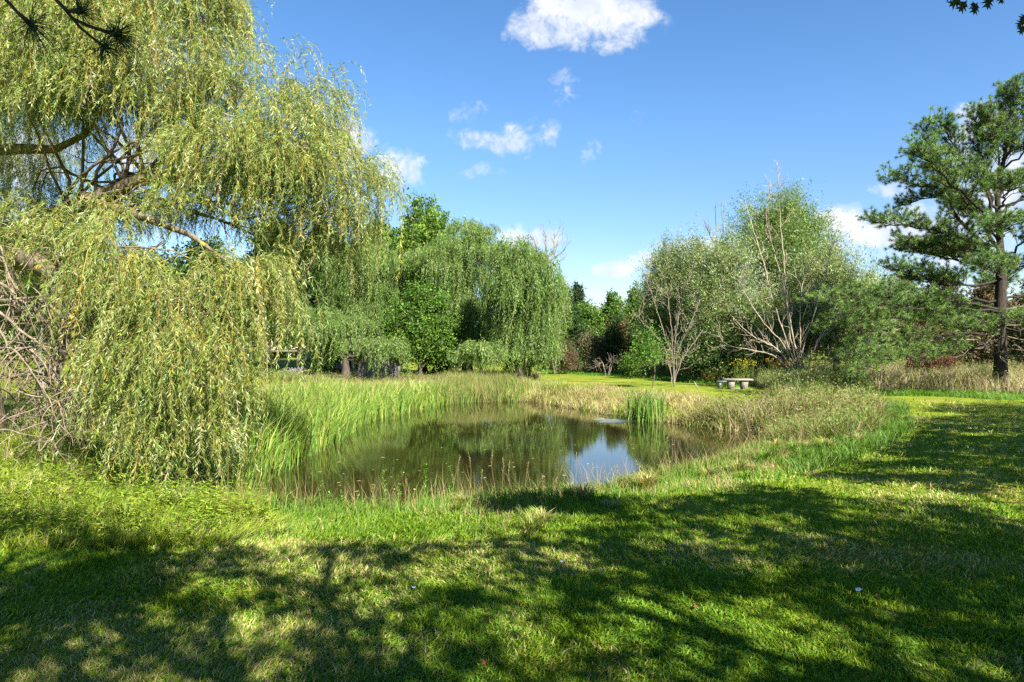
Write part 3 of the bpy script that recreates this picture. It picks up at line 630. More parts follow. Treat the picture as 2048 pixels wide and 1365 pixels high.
tree('white_willow_tree', 'low pale grey-green willow between the tallest willow and the bench', 1545, 37, 580, 84, GO, n=1900, nl=12, trunk=.15, skirt=.02, **OT)
tree('white_willow_tree', 'pale grey-green willow half behind the big pine', 1740, 42, 556, 52, GO, n=1300, nl=10, trunk=.16, skirt=.02, **OT)
for px, Y, tp, hw, lab in [(1800, 80, 545, 60, 'far brown-leaved tree behind the pine, first from its left'), (1880, 84, 556, 66, 'far brown-leaved tree behind the middle of the pine'), (1970, 80, 560, 66, 'far brown-leaved tree behind the pine trunk'), (2070, 78, 556, 66, 'far brown-leaved tree at the frame edge behind the pine')]:
    tree('beech_tree', lab, px, Y, tp, hw, BR, n=900, nl=10, leaf=.34, skirt=.0, trunk=.25)
tree('bush', 'dull green thicket bush behind the dry field, left of the pine trunk', 1850, 44, 620, 70, [(.09, .11, .04), (.12, .11, .05)], n=1100, k=12, nl=10, leaf=.18, skirt=.0, trunk=.07, cat='bush')
tree('bush', 'dull brown thicket bush behind the pine trunk', 1960, 44, 640, 60, BR+GR, n=800, k=12, nl=8, leaf=.18, skirt=.0, trunk=.07, cat='bush')
tree('bush', 'dull green thicket bush at the frame edge beyond the dry field', 2060, 42, 630, 60, [(.09, .11, .04), (.12, .11, .05)], n=800, k=12, nl=8, leaf=.18, skirt=.0, trunk=.07, cat='bush')
tree('bush', 'low dark red bush at the back of the dry field', 1865, 36, 706, 44, [(.13, .045, .035), (.09, .05, .03)], n=420, k=10, nl=8, leaf=.11, skirt=.0, trunk=.04, cat='bush')
tree('bush', 'dark green bush filling the shade under the right-hand willows', 1430, 36, 655, 70, GD+GO[:1], n=900, k=12, nl=9, leaf=.15, skirt=.0, trunk=.05, cat='bush')
tree('sapling', 'bright green sapling on a thin stem near the mown clearing', 1303, 31, 664, 33, [(.05, .12, .015), (.07, .16, .02), (.14, .26, .04)], n=230, k=9, nl=6, leaf=.13, skirt=.36, trunk=.035, cat='sapling', clump=.16, aspect=.42)
tree('sapling', 'leafy green shrub at the foot of the dark red-topped tree', 1262, 40, 712, 20, GM, n=140, k=10, nl=6, leaf=.12, skirt=.0, trunk=.03, cat='shrub')

# ---- bare trees ------------------------------------------------------------
def bare(name, label, px, Y, stems, mat, r0=.1, twig=14, tl=.9, cat='tree', spread=.5, gnarl=.10):
    x = (px-1024)/F*Y; z = g1(x, Y); t = empty(name, (x, Y, z), label, cat)
    mb = MB()
    for st in stems:
        pts = [np.array([x+rng.normal(0, .08), Y+rng.normal(0, .08), z-.1])] if st[0] == 0 else []
        pts += [at(a, b, Y + (i+1)*rng.normal(0, .15)) for i, (a, b) in enumerate(st[1:])]
        P = np.array(pts); u = np.linspace(0, len(P)-1, len(P)*5); i = np.clip(u.astype(int), 0, len(P)-2); fr = (u-i)[:, None]
        # smooth the hand-placed path
        P2 = P[i]*(1-fr)+P[i+1]*fr
        for _ in range(3): P2[1:-1] = (P2[:-2]+P2[1:-1]*2+P2[2:])/4
        P2[1:-1] += rng.normal(0, gnarl*.15, P2[1:-1].shape)
        rad = np.linspace(r0*rng.uniform(.7, 1), .012, len(P2)); mb.tube(P2, rad, 6)
        for _ in range(twig):
            k = rng.integers(3, len(P2)-1); d0 = norm(P2[min(k+1, len(P2)-1)]-P2[k]); d = norm(d0 + rdir(1)[0]*spread*1.6 + np.array([0, 0, .35]))
            ln = tl*rng.uniform(.4, 1.3); e = P2[k]+d*ln + np.array([0, 0, .15*ln]); B = wiggle(P2[k], e, 6, .12, -.05)
            mb.tube(B, np.linspace(max(.012, rad[k]*.4), .006, 6), 4, cap=False)
            for _ in range(3):
                q = B[rng.integers(1, 5)]; mb.tube(wiggle(q, q+norm(d+rdir(1)[0]*.9)*ln*.5, 4, .12), np.linspace(.009, .004, 4), 3, cap=False)
    mb.build('stems', mat, t, True); return t
bare('dead_tree', 'bare many-stemmed pale tree fanning up behind the tall weeds', 1608, 32.5,
     [(0, (1575, 690), (1545, 600), (1520, 500), (1500, 440), (1490, 400)), (0, (1590, 690), (1572, 600), (1568, 520), (1560, 440), (1556, 350)), (0, (1580, 680), (1572, 590), (1550, 510), (1530, 440), (1540, 370)),
      (0, (1605, 690), (1625, 640), (1650, 560), (1660, 500), (1670, 480)), (0, (1560, 700), (1500, 670), (1460, 630)), (0, (1550, 710), (1500, 700), (1440, 690)), (0, (1625, 700), (1650, 660), (1690, 620)),
      (0, (1600, 680), (1600, 600), (1610, 540)), (0, (1570, 690), (1530, 650), (1490, 590), (1480, 560)), (0, (1640, 735), (1680, 722))], M_pale, r0=.042, twig=15, tl=1.0)
bare('dead_tree', 'fine-twigged grey bare tree beside the bright green sapling', 1345, 32,
     [(0, (1345, 690), (1342, 640), (1335, 590), (1325, 550)), (0, (1340, 700), (1320, 640), (1300, 580), (1290, 545)), (0, (1355, 700), (1380, 650), (1400, 600)), (0, (1362, 720), (1385, 690), (1405, 660)), (0, (1350, 680), (1360, 610), (1375, 560)), (0, (1330, 690), (1290, 650), (1262, 620))],
     M_grey, r0=.022, twig=12, tl=.9, spread=.7)
bare('dead_tree', 'bare dead treetop beside the right-hand weeping willow', 1062, 39,
     [(0, (1066, 600), (1085, 545), (1100, 505), (1125, 480)), (1, (1070, 580), (1095, 525), (1118, 510), (1132, 498)), (1, (1075, 560), (1078, 520), (1070, 485), (1062, 462)), (1, (1085, 545), (1095, 505), (1090, 470)), (1, (1070, 580), (1062, 530), (1052, 490), (1045, 466)), (1, (1090, 540), (1112, 530), (1122, 522)), (1, (1085, 545), (1110, 490), (1108, 466))],
     M_grey, r0=.08, twig=7, tl=.8, spread=.45)
bare('dead_tree', 'thin bare grey tree in the gap right of the last willow', 1112, 46, [(0, (1108, 650), (1105, 600), (1112, 560)), (0, (1118, 660), (1128, 620), (1130, 590)), (0, (1100, 660), (1098, 620))], M_grey, r0=.028, twig=18, tl=.8, spread=.5)
bare('dead_tree', 'bare leader twigs standing above the left grey-green willows', 1432, 40, [(0, (1436, 600), (1436, 500), (1432, 450), (1430, 410)), (1, (1436, 500), (1448, 460), (1444, 430)), (1, (1436, 500), (1420, 470), (1410, 450))], M_grey, r0=.05, twig=8, tl=.7, spread=.3)
bare('dead_tree', 'pale bare forked trunk in front of the far brown trees', 1812, 70, [(0, (1812, 640), (1815, 590), (1822, 560)), (0, (1815, 600), (1802, 570), (1798, 552))], M_pale, r0=.12, twig=8, tl=1.6, spread=.5)
bare('dead_branch', 'fallen bare grey branch heap beside the grey-brown bush', 1215, 44, [(0, (1222, 722), (1236, 728)), (0, (1205, 722), (1195, 735)), (0, (1230, 716), (1245, 735))], M_grey, r0=.04, twig=9, tl=.7, cat='branch', spread=.7)
tree('poplar_tree', 'thin upright leafy spire above the left grey-green willows', 1326, 44, 470, 8, GO, n=70, nl=4, leaf=.16, skirt=.7, trunk=.05, tex=M_willow, aspect=.28, group='thin leafy spires')
tree('poplar_tree', 'thin upright leafy spire right of the first above the willows', 1352, 44, 476, 8, GO, n=70, nl=4, leaf=.16, skirt=.7, trunk=.05, tex=M_willow, aspect=.28, group='thin leafy spires')
tree('poplar_tree', 'thin upright leafy spire nearest the bare leader twigs', 1394, 42, 462, 9, GO, n=80, nl=4, leaf=.16, skirt=.7, trunk=.05, tex=M_willow, aspect=.28, group='thin leafy spires')

# ---- pines -----------------------------------------------------------------
def tufts(mb, P, D, n, ln, wd, cols, spread=1.0, twig=.16):
    P = np.repeat(P, n, 0); D0 = np.repeat(D, n, 0); m = len(P)
    s = rng.random((m, 1))*twig
    P = P - D0*s; D = norm(D0*.55 + rdir(m)*spread); Wv = norm(np.cross(D, rdir(m)))
    c = np.repeat(mixc(cols, m//n, .16), n, 0)*np.exp(rng.normal(0, .1, (m, 1)))
    mb.tris(P, D, Wv, ln*rng.uniform(.7, 1.15, m), wd, c)
def pine_limb(mb, tp, P, r0, start=.3, nsub=16, sl=1.0, flat=.25):
    nsub = int(nsub*2.1)
    """adds one limb to mb and its tuft places to tp"""
    n = len(P); mb.tube(P, np.linspace(r0, .012, n), 5, cap=False)
    for i in range(nsub):
        t = start + (1-start)*(i+rng.random())/nsub; f = t*(n-1); a = min(int(f), n-2); p = P[a]+(P[a+1]-P[a])*(f-a); T = norm(P[a+1]-P[a])
        side = norm(np.cross(T, [0, 0, 1.]))*(1 if i % 2 else -1)
        d = norm(T*.8 + side*rng.uniform(.4, 1.1) + np.array([0, 0, rng.uniform(-.1, .55)])); ln = sl*(1.15-.6*t)*rng.uniform(.5, 1.2)
        e = p+d*ln+np.array([0, 0, .12*ln]); B = wiggle(p, e, 5, .1, -.03); mb.tube(B, np.linspace(.018, .007, 5), 4, cap=False)
        for j in range(int(2+ln*4)):
            u = rng.uniform(.3, 1); g = u*4; b = min(int(g), 3); q = B[b]+(B[b+1]-B[b])*(g-b)
            dd = norm(norm(B[b+1]-B[b])*.7 + rdir(1)[0]*.9 + np.array([0, 0, .5])); l2 = rng.uniform(.15, .5)
            mb.tube(np.array([q, q+dd*l2]), [.008, .005], 3, cap=False); tp.append((q+dd*l2, dd))
        tp.append((e, d))
    tp.append((P[-1], norm(P[-1]-P[-2])))
CP = [(.08, .15, .026), (.11, .195, .03), (.155, .24, .045), (.055, .10, .022)]
def big_pine():
    Y = 27.5; x = (2000-1024)/F*Y; z = g1(x, Y)
    t = empty('pine_tree', (x, Y, z), 'big pine with long drooping lower limbs beside the dry field', 'tree')
    mb = MB(); T = np.array([(x, Y, z-.2), (x+.02, Y, 1.2), (x-.02, Y, 3.0), (x+.05, Y, 4.6), (x+.0, Y, 6.0), (x-.05, Y+.1, 8.0), (x+.2, Y, 9.6), (x+.35, Y, 10.6), (x+.5, Y, 11.4)])
    mb.tube(T, [.34, .24, .22, .19, .13, .10, .07, .04, .015], 12); mb.build('trunk', M_pine, t, True)
    def tk(py): 
        zz = EYE+(HZ-py)/F*Y; i = np.clip(np.searchsorted(T[:, 2], zz), 1, len(T)-1); f = (zz-T[i-1, 2])/(T[i, 2]-T[i-1, 2]); return T[i-1]+(T[i]-T[i-1])*np.clip(f, 0, 1)
    L = MB(); tp = []
    # (trunk row, waypoints (px, py, dY)..., radius, sub-branches)
    spec = [
        (665, [(1880, 668, -1.5), (1780, 690, -3), (1705, 712, -4.4)], .05, 13, .4), (645, [(1890, 640, -1.5), (1800, 655, -3), (1715, 662, -4.2)], .05, 14, .35), (680, [(1900, 700, -2), (1840, 725, -3.5)], .04, 9, .45), (625, [(1900, 615, -2), (1800, 618, -3.8), (1710, 632, -5)], .05, 16, .3),
        (690, [(1900, 690, -1.5), (1800, 715, -3), (1700, 750, -4.5)], .05, 12, .55), (655, [(1900, 640, -1), (1780, 635, -2.2), (1650, 655, -3)], .05, 14, .5), (640, [(1880, 625, -1), (1760, 610, -2), (1640, 605, -3)], .06, 22, .4),
        (600, [(1900, 610, 0), (1810, 605, .5), (1740, 610, 1)], .06, 18, .3), (620, [(1880, 600, -2), (1780, 590, -3.5), (1680, 598, -5)], .06, 20, .35), (560, [(1930, 575, 0), (1850, 560, -.5), (1790, 540, -1)], .06, 20, .3), (575, [(1900, 565, 1), (1820, 560, 2)], .05, 18, .3),
        (545, [(1940, 520, 0), (1880, 490, 0), (1800, 500, 0)], .06, 20, .3), (530, [(1960, 480, 0), (1905, 430, 0), (1905, 390, 0), (1830, 360, 0), (1785, 362, 0)], .10, 28, .3), (525, [(1930, 480, -1), (1850, 455, -1.5), (1745, 445, -2)], .07, 26, .3),
        (500, [(1970, 460, 0), (1930, 400, -.5), (1880, 330, -.5), (1850, 262, -.5)], .09, 26, .35), (490, [(1950, 430, 1), (1880, 390, 1.5), (1810, 410, 2)], .06, 22, .3), (470, [(1990, 420, 0), (1950, 350, 0), (1905, 290, 0), (1885, 245, 0)], .08, 24, .35),
        (460, [(1940, 400, -2), (1880, 350, -3), (1835, 300, -3)], .06, 22, .3), (430, [(1980, 380, 0), (1960, 300, 0), (1950, 240, 0)], .07, 22, .3), (400, [(2000, 330, 0), (1985, 270, -.4), (1975, 235, -.5)], .06, 20, .3), (360, [(2010, 300, 0), (2000, 255, 0)], .05, 16, .3), (330, [(2030, 270, 0), (2020, 220, 0), (2022, 195, 0)], .05, 16, .3),
        (650, [(2030, 640, -2), (2090, 640, -4)], .05, 14, .4), (600, [(2060, 590, 0), (2150, 580, 0)], .06, 18, .4), (520, [(2060, 480, 0), (2160, 470, 0)], .06, 20, .3), (430, [(2070, 380, 0), (2150, 350, 0)], .06, 20, .3), (480, [(2010, 460, -2), (1990, 450, -3.5)], .05, 18, .3), (420, [(2020, 380, -2), (2010, 370, -3.2)], .05, 18, .3),
        (560, [(1990, 540, -2), (1960, 530, -4)], .05, 18, .3), (340, [(2060, 300, 0), (2100, 260, 0)], .05, 18, .3), (260, [(2060, 230, 0), (2090, 180, 0)], .04, 14, .2), (230, [(2040, 200, -.5), (2030, 180, -.6)], .03, 10, .2), (640, [(1960, 630, 2), (1900, 620, 3.5)], .05, 14, .3), (580, [(2000, 570, 2.5), (1990, 560, 4)], .05, 14, .3), (540, [(1900, 520, 2), (1830, 500, 3)], .05, 18, .3),
        (670, [(1960, 660, -2), (1920, 655, -3.5)], .04, 12, .4)]
    for row, wp, r, ns, st in spec:
        P = np.array([tk(row)] + [at(a, b, Y+c) for a, b, c in wp]); u = np.linspace(0, len(P)-1, 14); i = np.clip(u.astype(int), 0, len(P)-2); fr = (u-i)[:, None]; Q = P[i]*(1-fr)+P[i+1]*fr
        for _ in range(3): Q[1:-1] = (Q[:-2]+Q[1:-1]*2+Q[2:])/4
        Q[1:-1] += rng.normal(0, .05, Q[1:-1].shape)
        pine_limb(L, tp, Q, r, st, ns, 1.0)
    for _ in range(15):    # shorter limbs all round the trunk
        row = rng.uniform(270, 660); p = tk(row); a = rng.uniform(0, 2*PI); ln = rng.uniform(1.6, 4.4)*np.interp(row, [200, 300, 450, 660], [.45, .8, 1.0, .9])
        e = p+np.array([math.cos(a)*ln, math.sin(a)*ln, rng.uniform(-.05, .55)*ln*np.interp(row, [200, 450, 660], [1, .7, .1])]); pine_limb(L, tp, wiggle(p, e, 9, .07, -.05), .045, .3, 14, .95)
    L.build('limbs', M_pine, t, True)
    P = np.array([a for a, b in tp]); D = np.array([b for a, b in tp])
    mb = MB(); tufts(mb, P, D, 52, .165, .012, CP, .9, .10); mb.build('crown', M_needle, t)
    # dead, silvery lower branches
    mb = MB()
    for _ in range(26):
        p = tk(rng.uniform(610, 715)); a = rng.uniform(-PI, 0) if rng.random() < .8 else rng.uniform(0, PI); ln = rng.uniform(1.5, 4.2)
        e = p + np.array([math.cos(a)*ln*1.0, math.sin(a)*ln*.7, rng.uniform(-.5, .15)*ln*.5]); B = wiggle(p, e, 8, .06, .05); mb.tube(B, np.linspace(.03, .006, 8), 4, cap=False)
        for _ in range(6):
            q = B[rng.integers(2, 7)]; mb.tube(wiggle(q, q+norm(norm(e-p)+rdir(1)[0]*.7)*rng.uniform(.3, 1), 4, .1), np.linspace(.01, .004, 4), 3, cap=False)
    o = mb.build('dead_branches', M_grey, t, True)
    print('pine tufts', len(P))
big_pine()

# ---- trees behind the camera that shade the lawn ---------------------------
LIT = [(450, 1180, 75, 24), (290, 1215, 50, 20), (350, 1150, 60, 16), (640, 1145, 125, 24), (860, 1150, 62, 22), (965, 1128, 70, 18), (540, 1250, 85, 28), (450, 1335, 50, 16), (175, 1350, 50, 14), (825, 1312, 60, 30), (1010, 1262, 48, 32), (1060, 1185, 40, 12),
       (1500, 1040, 95, 16), (1750, 988, 120, 17), (1870, 1005, 70, 14), (2010, 1010, 60, 42), (1720, 1030, 80, 16), (1680, 1072, 120, 11), (1920, 1065, 90, 9), (1950, 1175, 110, 18), (1470, 1135, 80, 11), (1300, 1232, 105, 30), (1500, 1262, 45, 18), (1560, 1312, 90, 44), (1680, 1340, 50, 22), (1880, 1300, 110, 30), (1220, 1285, 45, 20),
       (1760, 919, 70, 5), (1810, 945, 90, 6), (1640, 972, 80, 12), (1200, 1160, 60, 10), (1380, 1085, 90, 10), (1120, 1120, 90, 12), (750, 1215, 50, 14), (1980, 870, 60, 4), (1850, 830, 80, 4), (130, 1260, 50, 14), (1780, 1240, 60, 10), (1080, 1340, 50, 14)]
SHADE_POLY = [(-120, 1400), (-120, 1010), (120, 1040), (330, 1100), (700, 1095), (1000, 1090), (1200, 1045), (1320, 1010), (1440, 992), (1600, 962), (1720, 925), (1830, 870), (1870, 812), (2048, 808), (2300, 815), (2300, 1400)]
def in_poly(px, py, poly):
    A = np.array(poly, float); B = np.roll(A, -1, 0); px = px[:, None]; py = py[:, None]
    c = (A[:, 1] > py) != (B[:, 1] > py); xi = A[:, 0]+(py-A[:, 1])/np.where(A[:, 1] == B[:, 1], 1e-9, B[:, 1]-A[:, 1])*(B[:, 0]-A[:, 0])
    return ((c & (px < xi)).sum(1) % 2) == 1
def shade_trees():
    # boughs hang where the sun's rays to the shaded parts of the lawn pass
    n = 62000
    gx = rng.uniform(-9, 21, n); gy = rng.uniform(1.6, 24, n)
    px = 1024+gx/gy*F; py = HZ+EYE/gy*F
    ok = in_poly(px+rng.normal(0, 10, n), py+rng.normal(0, 6, n), SHADE_POLY)
    for (a, b, rx, ry) in LIT: ok &= (((px-a)/(rx+.05/gy*F))**2+((py-b)/(ry+.05*EYE*F/gy**2))**2) > rng.uniform(.85, 1.1, n)
    ok &= (fbm(gx, gy, .9) > .24) & (fbm(gx+7, gy+3, 2.0) > rng.uniform(.26, .38, n))
    gx, gy = gx[ok], gy[ok]
    trunks = [('pine_tree', 3.2, -7.0, 10, 'tall pine behind the viewer whose lowest boughs hang into the top corner', .30), ('oak_tree', 9.0, -4.0, 10, 'oak behind the viewer on the right', .26), ('oak_tree', 15.5, 0.5, 10, 'oak right of the lawn whose leaf tips show at the top edge', .28), ('pine_tree', 22.5, 7.5, 10, 'pine right of the lawn outside the view', .26), ('pine_tree', -2.2, -6.5, 10, 'pine behind the viewer on the left', .28)]
    h = 4.5 + 1.9*fbm(gx, gy, .35) + rng.uniform(-.3, .5, len(gx)); t = h/TS[2]
    C = np.stack([gx, gy, np.zeros(len(gx))], 1)+TS[None]*t[:, None]
    tx = np.array([[a[1], a[2]] for a in trunks]); own = np.argmin(((C[:, None, :2]-tx[None])**2).sum(2), 1)
    res = []
    for i, (nm, x, y, H, lab, r) in enumerate(trunks):
        z = 0.0; e = empty(nm, (x, y, z), lab, 'tree'); c = C[own == i]; res.append(e)
        mb = MB(); T = wiggle(np.array([x, y, -.1]), np.array([x, y, H]), 10, .02); mb.tube(T, np.linspace(r, .05, 10), 10); mb.build('trunk', M_pine, e, True)
        mb = MB()
        if len(c):
            # boughs: cluster the foliage places, one bough to each
            k = min(22, max(4, len(c)//300)); cen = c[rng.choice(len(c), k, replace=False)]
            for m in cen:
                p = np.array([x, y, max(2.5, m[2]-.8)]); B = wiggle(p, m, 9, .07, -.02); mb.tube(B, np.linspace(.11, .03, 9), 6, cap=False)
                near = c[np.argsort(((c-m)**2).sum(1))[:60]]
                for q in near[::6]: mb.tube(wiggle(B[rng.integers(5, 9)], q, 5, .1), np.linspace(.03, .008, 5), 4, cap=False)
            if i == 0:   # top so that it reads as a tree from elsewhere
                pass
        mb.build('limbs', M_pine, e, True)
        top = [(np.array([x, y, H-2.2]), np.array([2.2, 2.2, 2.4])), (np.array([x+.5, y, H-.6]), np.array([1.2, 1.2, 1.4]))]
        mb = MB(); sh = M_needle if nm == 'pine_tree' else M_leaf
        if len(c):
            kk = 6; P = np.repeat(c, kk, 0)+rng.normal(0, .09, (len(c)*kk, 3)); D = rdir(len(P)); Nn = norm(rdir(len(P))+TS*1.0); Wv = norm(np.cross(D, Nn)); Ln = rng.uniform(.10, .20, len(P))
            mb.quads(P, D, Wv, Ln, Ln*(.35 if nm == 'pine_tree' else .6), mixc(GD if nm != 'pine_tree' else CP, len(P), .15))
        if i == 0: foliage(mb, [(np.array([-1.3, 2, 2.75])+TS*2.6, np.array([.5, .5, .3])), (np.array([-1.3, 2, 2.75])+TS*3.4, np.array([.6, .6, .4]))], 260, 14, .12, GD, .10)  # unseen clumps added up the sun's ray to shade the hanging pine sprigs
        if i == 2: foliage(mb, [(at(1990, 10, 4.0)+TS*2.2, np.array([.9, .6, .4])), (at(1930, -10, 4.0)+TS*1.6, np.array([.5, .4, .3]))], 300, 14, .14, GD, .12)  # extra unseen foliage, added to keep sun off the oak leaf tips
        foliage(mb, top, 260, 10, .2, GD, .3); mb.build('crown', sh, e)
    return res
SH = shade_trees()

def hanging_bits():
    # pine sprigs close above the camera, part of the pine behind it
    e = SH[0]; L = MB(); N = MB()
    Y = 2.0
    def P(px, py, dy=0): return at(px, py, Y+dy)
    root = np.array([1.2, -1.2, 4.6])
    A = np.array([root, P(-160, -900, -.6), P(-60, -300, -.1), P(0, -30, 0), P(12, 0), P(35, 25), P(58, 46)]); L.tube(A, [.04, .03, .014, .007, .006, .005, .009], 6)
    B = np.array([root, P(0, -900, -.6), P(70, -250, -.1), P(112, 0), P(135, 25), P(160, 55), P(180, 72), P(205, 92)]); L.tube(B, [.04, .03, .014, .006, .0052, .0046, .004, .004], 6)
    C = np.array([P(150, 40), P(175, 52), P(205, 62), P(232, 69)]); L.tube(C, [.005, .005, .005, .008], 5)
    D = np.array([P(118, 5), P(135, 22, -.02), P(160, 24, -.02)]); L.tube(D, [.005, .005, .009], 5)
    L.build('hanging_twig', M_pine, e, True)
    for (px, py, dx, dz, n, ln) in [(60, 48, .6, -.5, 90, .125), (232, 69, .9, -.2, 130, .10), (162, 22, .5, .2, 90, .08), (207, 94, .8, -.5, 90, .11)]:
        c = P(px, py); d0 = norm(np.array([dx, .1, dz]))
        d = norm(rdir(n)+d0*.55); Wv = norm(np.cross(d, rdir(n)))
        s = norm(d+np.array([0, 0, -.35])+d0*.2); N.blades(np.repeat(c[None], n, 0)+rng.normal(0, .004, (n, 3)), d, s, Wv, ln*rng.uniform(.6, 1.1, n), .0022, mixc([(.012, .03, .012), (.02, .045, .015)], n, .2))  # needle green darkened to stand for the shade of the tree above
    N.build('hanging_needles', M_needle, e)
    # oak leaf tips at the top right corner
    e = SH[2]; L = MB(); N = MB(); Y = 4.0
    def lobed(c, ang, ln):
        # a deeply lobed leaf outline, slightly folded
        k = [(0, 0), (.06, .18), (.30, .30), (.10, .36), (.42, .58), (.12, .56), (.30, .86), (.08, .78), (0, 1)]
        pts = [(a, b) for a, b in k] + [(-a, b) for a, b in k[-2:0:-1]]
        ca, sa = math.cos(ang), math.sin(ang); v = []
        for a, b in pts: v.append(c+np.array([(a*ca+b*sa), abs(a)*.35-.1*b, (-a*sa+b*ca)])*ln)
        v.append(c+np.array([.5*sa, 0, .5*ca])*ln); n = len(pts)
        N.add(v, None, [(i, (i+1) % n, n) for i in range(n)], mixc([(.02, .04, .012), (.035, .045, .015)], 1, .2)[0])
    for px, py, a, ln in [(1925, -6, -2.2, .11), (1935, 0, -2.5, .10), (1915, -12, -1.9, .09), (1955, 4, -2.8, .09), (1945, 2, 2.9, .06), (1980, -10, -2.9, .10), (2000, -12, 3.0, .07), (2052, 38, -2.3, .08), (2050, 50, -2.6, .075), (2040, 44, -3.0, .05), (1970, -20, 2.6, .09), (2060, 30, -2, .08)]: lobed(at(px, py, Y), a, ln)
    q = at(2030, -70, Y); L.tube(np.array([[15.5, .5, 6.0], [9, 2, 5.4], q, at(1960, -20, Y), at(1925, -4, Y)]), [.06, .03, .010, .005, .003], 5); L.tube(np.array([q, at(2070, 10, Y), at(2045, 44, Y)]), [.008, .005, .003], 5)
    L.build('hanging_twig', M_bark, e, True); N.build('hanging_leaves', M_leaf, e)
hanging_bits()

# ------------------------------------------------------------------ grasses and weeds
def scatter_px(n, x0, x1, y0, y1, poly=None, z=0.0, p=1.0):
    px = rng.uniform(x0, x1, n); py = y0+(y1-y0)*rng.random(n)**p
    if poly is not None:
        k = in_poly(px, py, poly); px, py = px[k], py[k]
    Y = (EYE-z)*F/(py-HZ); return (px-1024)/F*Y, Y
def scatter_w(n, poly):
    A = np.array(poly, float); lo = A.min(0); hi = A.max(0); p = lo+(hi-lo)*rng.random((n, 2)); k = in_poly(p[:, 0], p[:, 1], poly); return p[k, 0], p[k, 1]
def blades(mb, x, y, h, wd, cols, w=None, lean=.35, bend=.6, wind=(0, 0), z=None, jit=.15, cn=None):
    n = len(x); z = gz(x, y) if z is None else z
    P = np.stack([x, y, z-.01], 1); up = np.array([0, 0, 1.])
    tw = np.stack([fbm(x+40, y, 1.3)-.5, fbm(x, y+60, 1.3)-.5], 1)*lean*4.5
    r = rng.normal(0, lean*.8, (n, 2)) + np.array(wind) + tw; D = norm(np.c_[r, np.ones(n)]); b2 = r*(1+bend)+rng.normal(0, bend*.5, (n, 2)); B = norm(np.c_[b2, np.full(n, .75)-np.abs(rng.normal(0, bend*.5, n))])
    a = rng.uniform(0, PI, n); Wv = np.stack([np.cos(a), np.sin(a)*.6, np.zeros(n)], 1)
    c = mixc(cols, n, jit, w) if cn is None else cn
    mb.blades(P, D, B, Wv, h, wd, c)
def stuff(mb, name, label, mat=M_grass): return tag(mb.build(name, mat), label, name.replace('_', ' '), kind='stuff')
GL = [(.105, .20, .008), (.15, .25, .012), (.065, .14, .006), (.20, .265, .016)]     # lush lawn
GT = [(.36, .31, .11), (.29, .27, .075), (.42, .36, .17)]                             # straw
def patch_cols(x, y, A, B, s=.7, lo=.42, hi=.62, amt=.8, fine=.25):
    n = len(x); k = np.clip((fbm(x, y, s)-lo)/(hi-lo), 0, 1)*amt; pick = rng.random(n) < (k*(1-fine)+fine*rng.random(n)*k*1.5)
    a = mixc(A, n, .16); b = mixc(B, n, .14); return np.where(pick[:, None], b, a)

def lawn():
    mb = MB()
    x, y = scatter_px(430000, -350, 2400, 800, 1480, p=.8)
    d = pond_d(x, y); k = d > .9; x, y = x[k], y[k]
    dist = y; cn = patch_cols(x, y, GL, GT, .9, .42, .66, .62)
    h = (.034+.0065*dist**.8)*rng.uniform(.5, 1.4, len(x))*(.45+1.1*fbm(x+5, y, 3.2)); wd = .0042+.0011*dist
    blades(mb, x, y, h, wd, None, lean=.6, bend=.9, cn=cn)
    # broader clover and weed leaves low in the sward
    x, y = scatter_px(60000, -300, 2400, 830, 1450, p=.8); k = (pond_d(x, y) > 1.2) & (fbm(x+9, y, 1.3) > .45); x, y = x[k], y[k]; n = len(x)
    P = np.stack([x, y, gz(x, y)+.012], 1); D = norm(rdir(n, -.1, .5)); Wv = norm(np.cross(D, norm(rdir(n)*.5+np.array([0, 0, 1])))); mb.quads(P, D, Wv, .02+.0028*y, .010+.0014*y, mixc([(.06, .14, .012), (.09, .19, .02)], n, .2))
    stuff(mb, 'lawn_grass', 'short mown lawn grass mottled green and straw in the foreground')
lawn()

